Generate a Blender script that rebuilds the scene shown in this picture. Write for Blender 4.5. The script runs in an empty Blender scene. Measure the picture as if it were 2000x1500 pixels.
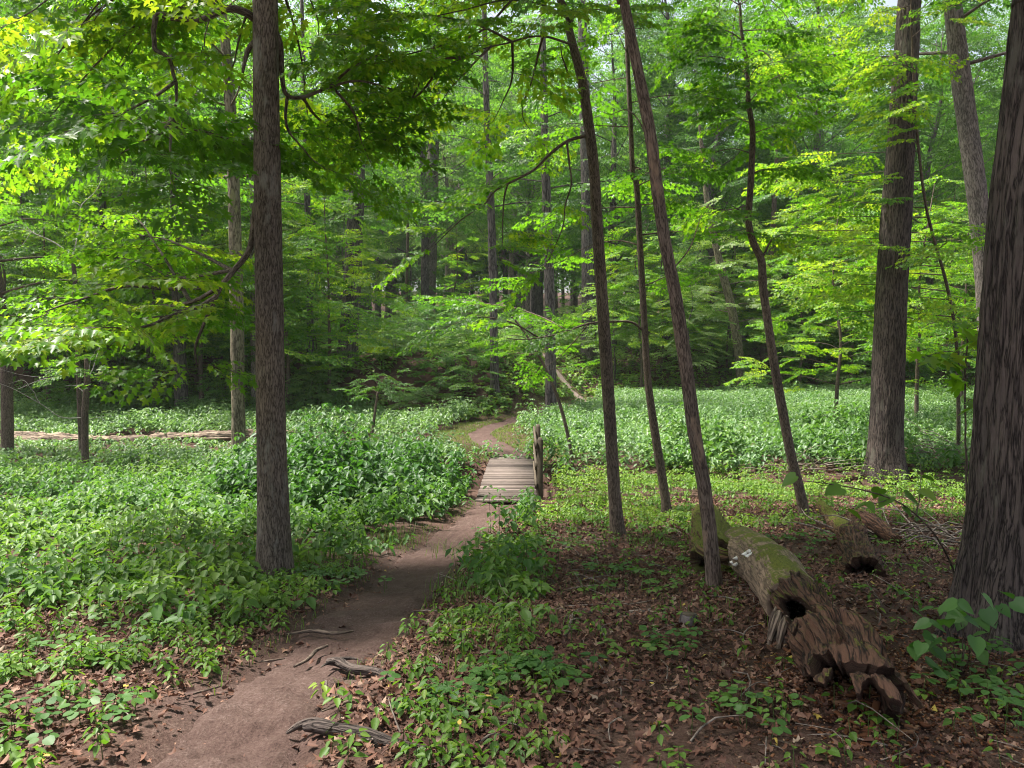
import bpy, math, random
import numpy as np
from mathutils import Vector, Matrix

R = math.radians
random.seed(7)
rng = np.random.default_rng(11)
sc = bpy.context.scene

# ------------------------------------------------------------------ camera
F, CX, CY = 1600.0, 1000.0, 750.0           # focal length and centre in photo pixels
PITCH = 0.0562
CAMZ = 1.6
cam_d = bpy.data.cameras.new('camera')
cam = bpy.data.objects.new('camera', cam_d)
sc.collection.objects.link(cam)
cam.location = (0, 0, CAMZ)
cam.rotation_euler = (math.pi / 2 - PITCH, 0, 0)
cam_d.sensor_width = 36.0
cam_d.lens = 36.0 * F / 2000.0
cam_d.clip_start = 0.05
cam_d.clip_end = 2000
cam_d.dof.use_dof = True
cam_d.dof.focus_distance = 9.0
cam_d.dof.aperture_fstop = 8.0
sc.camera = cam

# ------------------------------------------------------------------ light
SUN_DIR = Vector((-0.40, 0.12, 0.90)).normalized()     # towards the sun
elev = math.asin(SUN_DIR.z)
azim = math.atan2(SUN_DIR.x, SUN_DIR.y)
w = bpy.data.worlds.new('World')
sc.world = w
w.use_nodes = True
nt = w.node_tree
nt.nodes.clear()
sky = nt.nodes.new('ShaderNodeTexSky')
sky.sky_type = 'NISHITA'
sky.sun_disc = False
sky.sun_elevation = elev
sky.sun_rotation = azim
sky.air_density = 1.0
sky.dust_density = 4.0
sky.ozone_density = 1.0
hs = nt.nodes.new('ShaderNodeHueSaturation')
hs.inputs['Saturation'].default_value = 0.55           # thin bright cloud
bg = nt.nodes.new('ShaderNodeBackground')
bg.inputs['Strength'].default_value = 0.10
wo = nt.nodes.new('ShaderNodeOutputWorld')
nt.links.new(sky.outputs[0], hs.inputs['Color'])
nt.links.new(hs.outputs[0], bg.inputs['Color'])
nt.links.new(bg.outputs[0], wo.inputs[0])
sun_d = bpy.data.lights.new('sun', 'SUN')
sun_d.energy = 4.6
sun_d.angle = R(6)
sun_d.color = (1.0, 0.96, 0.88)
sun = bpy.data.objects.new('sun', sun_d)
sun.rotation_euler = SUN_DIR.to_track_quat('Z', 'Y').to_euler()
sc.collection.objects.link(sun)

sc.view_settings.view_transform = 'Standard'
sc.view_settings.look = 'None'
sc.view_settings.exposure = 1.58
sc.view_settings.gamma = 1.0
sc.render.engine = 'CYCLES'
cy = sc.cycles
cy.max_bounces = 7
cy.diffuse_bounces = 5
cy.glossy_bounces = 2
cy.transmission_bounces = 4
cy.transparent_max_bounces = 4
cy.caustics_reflective = False
cy.caustics_refractive = False
cy.sample_clamp_indirect = 6.0
cy.use_adaptive_sampling = True
cy.adaptive_threshold = 0.008
cy.use_denoising = True
cy.filter_width = 1.0
try:
    cy.denoiser = 'OPENIMAGEDENOISE'
except Exception:
    pass

# ------------------------------------------------------------------ numpy noise
def _hash(ix, iy, iz, seed):
    h = (ix.astype(np.int64) * 374761393 + iy.astype(np.int64) * 668265263 + iz.astype(np.int64) * 2147483647 + seed * 974711) & 0xFFFFFFFF
    h = ((h ^ (h >> 13)) * 1274126177) & 0xFFFFFFFF
    h = h ^ (h >> 16)
    h = (h * 2246822519) & 0xFFFFFFFF
    h = h ^ (h >> 15)
    return (h & 0xFFFFFF) / float(0xFFFFFF)

def vnoise(x, y, z=None, seed=0):
    x = np.asarray(x, float); y = np.asarray(y, float)
    z = np.zeros_like(x) if z is None else np.asarray(z, float)
    x, y, z = np.broadcast_arrays(x, y, z)
    ix, iy, iz = np.floor(x), np.floor(y), np.floor(z)
    fx, fy, fz = x - ix, y - iy, z - iz
    fx = fx * fx * (3 - 2 * fx); fy = fy * fy * (3 - 2 * fy); fz = fz * fz * (3 - 2 * fz)
    r = 0
    for a in (0, 1):
        for b in (0, 1):
            for c in (0, 1):
                wgt = (fx if a else 1 - fx) * (fy if b else 1 - fy) * (fz if c else 1 - fz)
                r = r + wgt * _hash(ix + a, iy + b, iz + c, seed)
    return r * 2 - 1

def fbm(x, y, z=None, oct=4, seed=0):
    s, a, f = 0, 0.5, 1.0
    for k in range(oct):
        s = s + a * vnoise(x * f, y * f, None if z is None else z * f, seed + k * 17)
        a *= 0.5; f *= 2.03
    return s

def sstep(t):
    t = np.clip(t, 0, 1)
    return t * t * (3 - 2 * t)

# ------------------------------------------------------------------ pixels <-> world
def ray(px, py):
    dx, dy = (px - CX) / F, (CY - py) / F
    c, s = math.cos(PITCH), math.sin(PITCH)
    return np.array([dx, c + dy * s, -s + dy * c])

def P(px, py, Y):
    d = ray(px, py)
    return np.array([0, 0, CAMZ]) + d * (Y / d[1])

# ------------------------------------------------------------------ terrain
PY = [-40, -8, 0, 3, 7.4, 11, 15.2, 20, 30, 40, 60]
PZ = [0.4, 0.1, 0, -0.05, -0.6, -1.02, -1.45, -1.56, -1.6, -1.6, -1.6]
def prof(y):
    return (np.interp(y - 0.9, PY, PZ) + np.interp(y, PY, PZ) * 2 + np.interp(y + 0.9, PY, PZ)) / 4

def creek_y(x):
    return 18.4 - 0.06 * x + 0.5 * np.sin(x * 0.45 + 1.0)

def g_smooth(x, y):
    x = np.asarray(x, float); y = np.asarray(y, float)
    z = prof(y)
    yb = 31 + 13 * sstep((x + 0.8) / 7.0)
    wd = 6.5 + 5 * sstep((x + 0.5) / 3) - 2 * sstep((x - 6) / 4)
    t = (y - yb) / wd
    z = z + 2.5 * sstep(t) + 0.022 * np.maximum(0, y - yb - wd)
    z = z + 10 * sstep((y - 95) / 160)
    # cut bank, an undercut hollow to the left of the path
    z = z - 0.9 * np.exp(-((x + 3.6) / 2.4) ** 2 - ((y - 33.6) / 1.7) ** 2)
    # creek gully
    cyl = creek_y(x)
    dep = 0.3 + 0.65 * np.exp(-((x + .6) / 2.0) ** 4) + 0.4 * np.exp(-((x - 6.8) / 1.3) ** 2)
    z = z - dep * np.exp(-((y - cyl) / 1.15) ** 2)
    # left foreground rises slightly, right foreground is a low hump
    z = z + 0.10 * np.exp(-((x - 3.2) / 2.5) ** 2 - ((y - 5) / 3) ** 2)
    return z

def bump_n(x, y):
    return 0.11 * fbm(x * 0.45, y * 0.45, oct=3, seed=3) + 0.03 * fbm(x * 2.3, y * 2.3, oct=3, seed=5)

PATH_PX = [  # y, left x, right x   (from near to far)
    (1560, 190, 540), (1500, 268, 552), (1430, 358, 574), (1330, 465, 640), (1250, 574, 758), (1200, 628, 803),
    (1150, 696, 853), (1100, 765, 888), (1050, 838, 931), (1010, 902, 982), (985, 931, 1038)]
PATH2_PX = [(888, 966, 1036), (876, 948, 1000), (862, 926, 972), (848, 915, 955), (838, 925, 975), (828, 948, 1005), (818, 985, 1045), (808, 1025, 1080),
            (798, 1060, 1105), (785, 1080, 1120), (770, 1085, 1125), (757, 1070, 1110), (745, 1048, 1085), (733, 1024, 1060), (722, 1000, 1035), (712, 985, 1012)]

def ground0(x, y):
    return g_smooth(x, y)

def G(px, py, fn=None):
    """ground point seen at a photo pixel"""
    d = ray(px, py)
    lo = None
    t0 = 1.0
    prev = 1.0
    for t in np.arange(1.0, 160, 0.1):
        p = np.array([0, 0, CAMZ]) + d * t
        if p[2] <= float(ground0(p[0], p[1])):
            a, b = prev, t
            for _ in range(30):
                m = (a + b) / 2
                q = np.array([0, 0, CAMZ]) + d * m
                if q[2] <= float(ground0(q[0], q[1])): b = m
                else: a = m
            return np.array([0, 0, CAMZ]) + d * b
        prev = t
    return np.array([0, 0, CAMZ]) + d * 100

def densify(rows, n=14):
    out = []
    for a, b in zip(rows[:-1], rows[1:]):
        for k in range(n):
            t = k / n
            out.append((a[0] * (1 - t) + b[0] * t, a[1] * (1 - t) + b[1] * t))
    out.append(tuple(rows[-1]))
    return np.array(out)

pl = [G(l, y)[:2] for y, l, r in PATH_PX]; pr = [G(r, y)[:2] for y, l, r in PATH_PX]
pl2 = [G(l, y)[:2] for y, l, r in PATH2_PX]; pr2 = [G(r, y)[:2] for y, l, r in PATH2_PX]
PA = (densify(pl), densify(pr)); PB = (densify(pl2), densify(pr2))
_c = (PB[0] + PB[1]) / 2
_c = _c[_c[:, 1] < 36.0][:140]; _c = _c[:np.argmax(_c[:, 1]) + 1]
_c = np.vstack([_c, densify([np.array(p_) for p_ in (_c[-1] + [.4, 1.0], (2.9, 38.6), (3.7, 40.5), (3.45, 41.7), (2.6, 42.7), (1.3, 43.9), (0.0, 45.2), (-.8, 49), (-.5, 60))])]); _t = np.gradient(_c, axis=0); _t /= np.linalg.norm(_t, axis=1)[:, None]; _n = np.c_[-_t[:, 1], _t[:, 0]]
_w = np.interp(np.linspace(0, 1, len(_c)), [0, .06, .25, 1], [0.58, 0.52, 0.36, 0.34])[:, None]
PB = (_c + _n * _w, _c - _n * _w)
PC = np.vstack([(PA[0] + PA[1]) / 2, (PB[0] + PB[1]) / 2])
PW = np.concatenate([np.abs(PA[1][:, 0] - PA[0][:, 0]) / 2, np.hypot(*(PB[1] - PB[0]).T) / 2])

def path_d(x, y):
    """signed distance outside the worn path (negative inside)"""
    x = np.asarray(x, float).ravel(); y = np.asarray(y, float).ravel()
    out = np.full(x.shape, 50.0)
    m = (y < 62) & (np.abs(x) < 25)
    xi, yi = x[m], y[m]
    res = np.full(xi.shape, 50.0)
    for s in range(0, len(xi), 20000):
        dx = xi[s:s + 20000, None] - PC[None, :, 0]; dy = yi[s:s + 20000, None] - PC[None, :, 1]
        res[s:s + 20000] = (np.hypot(dx, dy) - PW[None, :] * 0.85).min(axis=1)
    out[m] = res
    return out

def pmask(x, y):
    sh = np.asarray(x, float).shape
    d = path_d(x, y).reshape(sh)
    return sstep((0.28 - d) / 0.4)

def ground(x, y):
    x = np.asarray(x, float); y = np.asarray(y, float)
    return g_smooth(x, y) + bump_n(x, y) * np.clip((np.abs(y - 18) - 3) / 2, 0.25, 1) * 0.8

def gz(x, y):
    return float(ground(np.array([x]), np.array([y]))[0])

# ------------------------------------------------------------------ object helpers
COL = sc.collection
def tag(o, label, cat, group=None, kind=None):
    o['label'] = label
    o['category'] = cat
    if group: o['group'] = group
    if kind: o['kind'] = kind
    return o

def empty(name, loc, label, cat, group=None):
    o = bpy.data.objects.new(name, None)
    o.empty_display_size = 0.2
    o.location = tuple(float(v) for v in loc)
    COL.objects.link(o)
    return tag(o, label, cat, group)

class MB:
    def __init__(s):
        s.v, s.l, s.ls, s.t, s.b, s.n, s.nl = [], [], [], [], [], 0, 0
    def add(s, verts, loops, starts, tint=None, bk=None):
        verts = np.asarray(verts, float).reshape(-1, 3)
        s.v.append(verts); s.l.append(np.asarray(loops, np.int64) + s.n); s.ls.append(np.asarray(starts, np.int64) + s.nl)
        s.t.append(np.full(len(verts), 0.5) if tint is None else np.broadcast_to(np.asarray(tint, float), (len(verts),)))
        s.b.append(verts if bk is None else bk)
        s.n += len(verts); s.nl += len(loops)
    def quads(s, verts, q, tint=None, bk=None):
        q = np.asarray(q, np.int64)
        s.add(verts, q.ravel(), np.arange(len(q)) * q.shape[1], tint, bk)
    def box(s, c, size, rot=None, tint=None, jit=0):
        hx, hy, hz = np.array(size) / 2
        v = np.array([[x, y, z] for x in (-hx, hx) for y in (-hy, hy) for z in (-hz, hz)])
        if jit: v = v + rng.uniform(-jit, jit, v.shape)
        bk = v + rng.uniform(-5, 5, 3)
        if rot is not None: v = v @ np.array(rot).T
        s.quads(v + np.array(c), [(0, 1, 3, 2), (4, 6, 7, 5), (0, 4, 5, 1), (2, 3, 7, 6), (0, 2, 6, 4), (1, 5, 7, 3)], tint, bk)
    def empty(s): return s.n == 0
    def build(s, name, mat, parent=None, smooth=False, origin=None):
        v = np.vstack(s.v)
        if origin is not None: v = v - np.asarray(origin)
        lo = np.concatenate(s.l); st = np.concatenate(s.ls)
        me = bpy.data.meshes.new(name)
        me.vertices.add(len(v)); me.vertices.foreach_set('co', v.astype(np.float32).ravel())
        me.loops.add(len(lo)); me.loops.foreach_set('vertex_index', lo.astype(np.int32))
        me.polygons.add(len(st)); me.polygons.foreach_set('loop_start', st.astype(np.int32))
        a = me.attributes.new('tint', 'FLOAT', 'POINT'); a.data.foreach_set('value', np.concatenate(s.t).astype(np.float32))
        a = me.attributes.new('bk', 'FLOAT_VECTOR', 'POINT'); a.data.foreach_set('vector', np.vstack(s.b).astype(np.float32).ravel())
        me.update(calc_edges=True)
        if smooth: me.shade_smooth()
        for m in (mat if isinstance(mat, (list, tuple)) else [mat]): me.materials.append(m)
        o = bpy.data.objects.new(name, me)
        COL.objects.link(o)
        if parent is not None: o.parent = parent
        return o

def catmull(pts, n):
    pts = np.asarray(pts, float)
    if len(pts) == 2:
        t = np.linspace(0, 1, n)[:, None]
        return pts[0] * (1 - t) + pts[1] * t
    p = np.vstack([2 * pts[0] - pts[1], pts, 2 * pts[-1] - pts[-2]])
    seg = np.linalg.norm(np.diff(pts[:, :3], axis=0), axis=1); cum = np.concatenate([[0], np.cumsum(seg)])
    out = []
    for u in np.linspace(0, cum[-1], n):
        i = min(np.searchsorted(cum, u, side='right') - 1, len(seg) - 1)
        t = (u - cum[i]) / max(seg[i], 1e-9)
        a, b, c, d = p[i], p[i + 1], p[i + 2], p[i + 3]
        out.append(0.5 * ((2 * b) + (-a + c) * t + (2 * a - 5 * b + 4 * c - d) * t * t + (-a + 3 * b - 3 * c + d) * t ** 3))
    return np.array(out)

def tube(mb, pts, rad, sides=8, n=None, disp=None, cap=True, tint=0.5, wob=0.0, seed=0):
    """tapered tube along points; disp(theta, s, r) -> added radius"""
    pts = np.asarray(pts, float); rad = np.asarray(rad, float)
    pr4 = np.hstack([pts, rad[:, None]])
    if n: pr4 = catmull(pr4, n)
    p, r = pr4[:, :3], np.maximum(pr4[:, 3], 0.0006)
    if wob:
        s0 = np.arange(len(p)) * 0.37
        p = p + wob * np.stack([vnoise(s0, s0 * 0 + seed), vnoise(s0, s0 * 0 + seed + 9.3), 0.4 * vnoise(s0, s0 * 0 + seed + 4.1)], 1) * np.linspace(0.2, 1, len(p))[:, None]
    tan = np.gradient(p, axis=0); tan /= np.linalg.norm(tan, axis=1)[:, None] + 1e-12
    ref = np.array([1.0, 0, 0]) if abs(tan[0][0]) < 0.8 else np.array([0, 1.0, 0])
    A = np.zeros_like(p); a = ref
    for i in range(len(p)):
        a = a - tan[i] * np.dot(a, tan[i]); a = a / (np.linalg.norm(a) + 1e-12); A[i] = a
    B = np.cross(tan, A)
    th = np.linspace(0, 2 * np.pi, sides, endpoint=False)
    s = np.concatenate([[0], np.cumsum(np.linalg.norm(np.diff(p, axis=0), axis=1))])
    RR = np.repeat(r[:, None], sides, 1)
    if disp is not None: RR = RR + disp(th[None, :] + 0 * s[:, None], s[:, None] + 0 * th[None, :], RR)
    c, si = np.cos(th)[None, :, None], np.sin(th)[None, :, None]
    V = p[:, None, :] + RR[:, :, None] * (A[:, None, :] * c + B[:, None, :] * si)
    bk = np.stack([RR * np.cos(th), RR * np.sin(th), np.repeat(s[:, None], sides, 1)], 2) + np.array([seed * 3.1, seed * 1.7, seed * 0.9])
    m = len(p)
    idx = np.arange(m * sides).reshape(m, sides)
    q = np.stack([idx[:-1], np.roll(idx[:-1], -1, 1), np.roll(idx[1:], -1, 1), idx[1:]], 2).reshape(-1, 4)
    loops = q.ravel(); starts = np.arange(len(q)) * 4
    if cap:
        loops = np.concatenate([loops, idx[-1], idx[0][::-1]]); starts = np.concatenate([starts, [len(q) * 4, len(q) * 4 + sides]])
    mb.add(V.reshape(-1, 3), loops, starts, tint, bk.reshape(-1, 3))
    return p, r

# ------------------------------------------------------------------ leaf templates
def _tmpl(half, fold=0.18, droop=0.12):
    """half outline from base to tip (x, y>=0) -> two polygons folded on the midrib"""
    half = np.array(half, float)
    n = len(half)
    up = np.c_[half, np.zeros(n)]; lo = np.c_[half[:, 0], -half[:, 1], np.zeros(n)]
    v = np.vstack([up, lo[1:-1]])
    v[:, 2] = fold * np.abs(v[:, 1]) - droop * v[:, 0] ** 2
    f1 = list(range(n)); f2 = [0] + [n + i for i in range(n - 2)] + [n - 1]
    f2 = f2[::-1]
    loops = np.array(f1 + f2); starts = np.array([0, n])
    return v, loops, starts
MAPLE = _tmpl([(0, 0), (-0.07, 0.2), (0.1, 0.47), (0.2, 0.28), (0.34, 0.33), (0.66, 0.56), (0.57, 0.3), (0.6, 0.14), (0.78, 0.15), (1, 0)], 0.22, 0.2)
MAPLE_MID = _tmpl([(0, 0), (0.05, 0.42), (0.28, 0.26), (0.64, 0.5), (0.6, 0.16), (1, 0)], 0.2, 0.2)
LEAF3 = _tmpl([(0, 0), (0.25, 0.46), (0.58, 0.22), (1, 0)], 0.2, 0.2)
OVAL = _tmpl([(0, 0), (0.16, 0.2), (0.38, 0.3), (0.68, 0.2), (1, 0)], 0.3, 0.28)
HEART = _tmpl([(0, 0), (-0.08, 0.22), (0.12, 0.4), (0.4, 0.4), (0.72, 0.22), (1, 0)], 0.15, 0.15)
ROUND = _tmpl([(0, 0), (0.1, 0.3), (0.4, 0.42), (0.75, 0.33), (0.95, 0.1), (1, 0)], 0.1, 0.08)
DEAD = [_tmpl([(0, 0), (-0.05, 0.2), (0.12, 0.42), (0.25, 0.22), (0.62, 0.46), (0.6, 0.16), (1, 0)], f, d) for f, d in ((0.5, 0.3), (-0.35, -0.3), (0.8, -0.2), (0.15, 0.5))]
DEADO = [_tmpl([(0, 0), (0.2, 0.25), (0.5, 0.3), (0.8, 0.15), (1, 0)], f, d) for f, d in ((0.7, 0.4), (-0.4, -0.4))]

def norm(a): return a / (np.linalg.norm(a, axis=-1, keepdims=True) + 1e-12)

def add_leaves(mb, tm, pos, d, n, size, tint):
    if len(pos) == 0: return
    v, lo, st = tm
    x = norm(d); y = norm(np.cross(n, x)); z = np.cross(x, y)
    V = pos[:, None, :] + size[:, None, None] * (v[None, :, 0:1] * x[:, None] + v[None, :, 1:2] * y[:, None] + v[None, :, 2:3] * z[:, None])
    k, m = len(pos), len(v)
    loops = (lo[None, :] + np.arange(k)[:, None] * m).ravel()
    starts = (st[None, :] + np.arange(k)[:, None] * len(lo)).ravel()
    mb.add(V.reshape(-1, 3), loops, starts, np.repeat(tint, m), V.reshape(-1, 3))

# ------------------------------------------------------------------ sprays of maple leaves (flat tiers)
def make_spray(seed, L=1.2, nside=9):
    r = np.random.default_rng(seed)
    pos, dr, nr, sz, tw = [], [], [], [], []
    def axis(t):
        return np.array([t * L, 0.05 * math.sin(3 * t + seed), -0.16 * t * t * L])
    def leafpair(p, d, side2=True, s=0.105):
        for sg in ((1, -1) if side2 else (0,)):
            a = sg * r.uniform(0.6, 1.2)
            dd = np.array([d[0] * math.cos(a) - d[1] * math.sin(a), d[0] * math.sin(a) + d[1] * math.cos(a), -r.uniform(0.15, 0.75)])
            dd = norm(dd)
            u = np.array([r.normal(0, 0.28), r.normal(0, 0.28), 1.0])
            pos.append(p + dd * r.uniform(0.02, 0.06) * np.array([1, 1, .5])); dr.append(dd); nr.append(norm(u)); sz.append(s * r.uniform(0.65, 1.2))
    prev = axis(0)
    pts = [axis(t) for t in np.linspace(0, 1, 6)]
    tw.append((pts, 0.006, 0.0015))
    for k in range(nside):
        t = 0.12 + 0.85 * k / (nside - 1)
        p = axis(t)
        sg = 1 if k % 2 else -1
        ang = sg * r.uniform(0.65, 1.05)
        d = np.array([math.cos(ang), math.sin(ang), r.uniform(-0.12, 0.16)])
        l = (0.62 * (1 - t) ** 0.8 + 0.14) * r.uniform(0.75, 1.2) * L / 1.2
        e = p + d * l + np.array([0, 0, -0.12 * l])
        tw.append(([p, p + d * l * 0.5, e], 0.003, 0.001))
        m = max(2, int(l / 0.085))
        for j in range(m):
            u = (j + 0.7) / m
            leafpair(p + d * l * u + np.array([0, 0, -0.12 * l * u * u]), d)
        leafpair(e, d, False)
        leafpair(p, np.array([1., 0, 0]), False)
    leafpair(axis(1), np.array([1., 0, -0.2]), False, 0.12)
    leafpair(axis(0.95), np.array([1., 0, -0.2]))
    return np.array(pos), np.array(dr), np.array(nr), np.array(sz), tw
SPRAYS = [make_spray(s) for s in range(10)]

def frame(d, roll=0.0):
    d = np.asarray(d, float); d = d / np.linalg.norm(d)
    up = np.array([0, 0, 1.0])
    if abs(d[2]) > 0.9: up = np.array([0.7, 0.7, 0.1])
    y = np.cross(up, d); y /= np.linalg.norm(y)
    z = np.cross(d, y)
    c, s = math.cos(roll), math.sin(roll)
    y2, z2 = y * c + z * s, -y * s + z * c
    return np.stack([d, y2, z2], 1)          # columns

class Foliage:
    """collects sprays, then bakes them into leaf and twig builders"""
    def __init__(s): s.items = []
    def spray(s, p, d, scale=1.0, tint=0.5, roll=None, leaf=1.0):
        s.items.append((np.asarray(p, float), frame(d, random.gauss(0, 0.3) if roll is None else roll), scale, tint, random.randrange(len(SPRAYS)), leaf))
    def bake(s, lmb, wmb, tm, twigs=True, keep=1.0, tvar=0.16):
        byk = {}
        for it in s.items: byk.setdefault(it[4], []).append(it)
        for k, its in byk.items():
            pos, dr, nr, sz, tw = SPRAYS[k]
            M = np.stack([i[1] for i in its]); T = np.stack([i[0] for i in its]); S = np.array([i[2] for i in its]); tt = np.array([i[3] for i in its]); lf = np.array([i[5] for i in its])
            PP = np.einsum('kij,nj->kni', M, pos) * S[:, None, None] + T[:, None]
            DD = np.einsum('kij,nj->kni', M, dr); NN = np.einsum('kij,nj->kni', M, nr)
            SZ = sz[None] * (S * lf)[:, None] * rng.uniform(0.85, 1.15, (len(its), len(sz)))
            TT = np.clip(tt[:, None] + rng.normal(0, tvar, (len(its), len(sz))), 0, 1)
            m = rng.random(SZ.shape) < keep
            DD = DD + rng.normal(0, 0.12, DD.shape); NN = NN + rng.normal(0, 0.12, NN.shape)
            add_leaves(lmb, tm, PP[m], DD[m], NN[m], SZ[m], TT[m])
            if twigs and wmb is not None:
                for i in its:
                    for pts, a, b in tw:
                        q = np.array(pts) @ i[1].T * i[2] + i[0]
                        tube(wmb, q, np.linspace(a, b, len(q)) * i[2], 3, cap=False)

def limb_sprays(fol, pts, start=0.25, step=0.38, scale=1.0, tint=0.5, spread=0.9, jitter=0.0, leaf=1.0, tip=True):
    pts = np.asarray(pts, float)
    L = np.linalg.norm(np.diff(pts, axis=0), axis=1).sum()
    n = max(2, int(L * (1 - start) / step))
    q = catmull(pts, 40)
    for k in range(n):
        t = start + (1 - start) * (k + random.uniform(0.1, 0.9)) / n
        i = min(int(t * 39), 38)
        d = q[i + 1] - q[i]; d = d / (np.linalg.norm(d) + 1e-9)
        sg = 1 if k % 2 else -1
        a = sg * random.uniform(spread * 0.6, spread * 1.3)
        dh = np.array([d[0], d[1]]); nh = np.linalg.norm(dh)
        if nh < 0.25:
            aa = random.uniform(0, 2 * math.pi); dh = np.array([math.cos(aa), math.sin(aa)])
        else: dh = dh / nh
        dd = np.array([dh[0] * math.cos(a) - dh[1] * math.sin(a), dh[0] * math.sin(a) + dh[1] * math.cos(a), random.uniform(-0.22, 0.16)])
        p = q[i] + np.array([random.gauss(0, jitter), random.gauss(0, jitter), random.gauss(0, jitter)])
        fol.spray(p, dd, scale * random.uniform(0.75, 1.15) * (1.1 - 0.3 * t), np.clip(tint + random.gauss(0, 0.18), 0, 1), leaf=leaf)
    if tip:
        d = q[-1] - q[-4]
        d = d / np.linalg.norm(d)
        if math.hypot(d[0], d[1]) < 0.45:
            aa = random.uniform(0, 6.28); d = np.array([math.cos(aa), math.sin(aa), -.1])
        d[2] = np.clip(d[2], -0.35, 0.2)
        fol.spray(q[-1], d + 1e-3, scale * 0.9, tint, leaf=leaf)

# ------------------------------------------------------------------ materials
def newmat(name):
    m = bpy.data.materials.new(name); m.use_nodes = True
    t = m.node_tree; t.nodes.clear()
    return m, t, t.nodes, t.links

def ramp(n, stops):
    r = n.new('ShaderNodeValToRGB')
    e = r.color_ramp.elements
    while len(e) < len(stops): e.new(0.5)
    for el, (p, c) in zip(e, stops):
        el.position = p; el.color = (*c, 1) if len(c) == 3 else c
    return r

def noise(n, l, vec, scale, detail=4, rough=0.55, stretch=None):
    x = n.new('ShaderNodeTexNoise'); x.inputs['Scale'].default_value = scale; x.inputs['Detail'].default_value = detail; x.inputs['Roughness'].default_value = rough
    if stretch is not None:
        mp = n.new('ShaderNodeMapping'); mp.inputs['Scale'].default_value = stretch
        l.new(vec, mp.inputs['Vector']); vec = mp.outputs[0]
    l.new(vec, x.inputs['Vector'])
    return x

def mat_leaf(name, stops, tr_gain=(1.9, 2.1, 0.7), trans=0.5, rough=0.42, spec=0.35, hue_var=0.03):
    m, t, n, l = newmat(name)
    at = n.new('ShaderNodeAttribute'); at.attribute_name = 'tint'
    oi = n.new('ShaderNodeObjectInfo')
    mr = n.new('ShaderNodeMath'); mr.operation = 'MULTIPLY_ADD'
    l.new(oi.outputs['Random'], mr.inputs[0]); mr.inputs[1].default_value = 0.26; mr.inputs[2].default_value = -0.13
    ad = n.new('ShaderNodeMath'); ad.operation = 'ADD'; ad.use_clamp = True
    l.new(at.outputs['Fac'], ad.inputs[0]); l.new(mr.outputs[0], ad.inputs[1])
    rp = ramp(n, stops); l.new(ad.outputs[0], rp.inputs[0])
    pb = n.new('ShaderNodeBsdfPrincipled'); pb.inputs['Roughness'].default_value = rough; pb.inputs['Specular IOR Level'].default_value = spec
    l.new(rp.outputs[0], pb.inputs['Base Color'])
    mu = n.new('ShaderNodeMix'); mu.data_type = 'RGBA'; mu.blend_type = 'MULTIPLY'; mu.inputs[0].default_value = 1
    l.new(rp.outputs[0], mu.inputs[6]); mu.inputs[7].default_value = (*tr_gain, 1)
    tb = n.new('ShaderNodeBsdfTranslucent'); l.new(mu.outputs[2], tb.inputs['Color'])
    mx = n.new('ShaderNodeMixShader'); mx.inputs[0].default_value = trans
    l.new(pb.outputs[0], mx.inputs[1]); l.new(tb.outputs[0], mx.inputs[2])
    o = n.new('ShaderNodeOutputMaterial'); l.new(mx.outputs[0], o.inputs[0])
    return m

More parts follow.
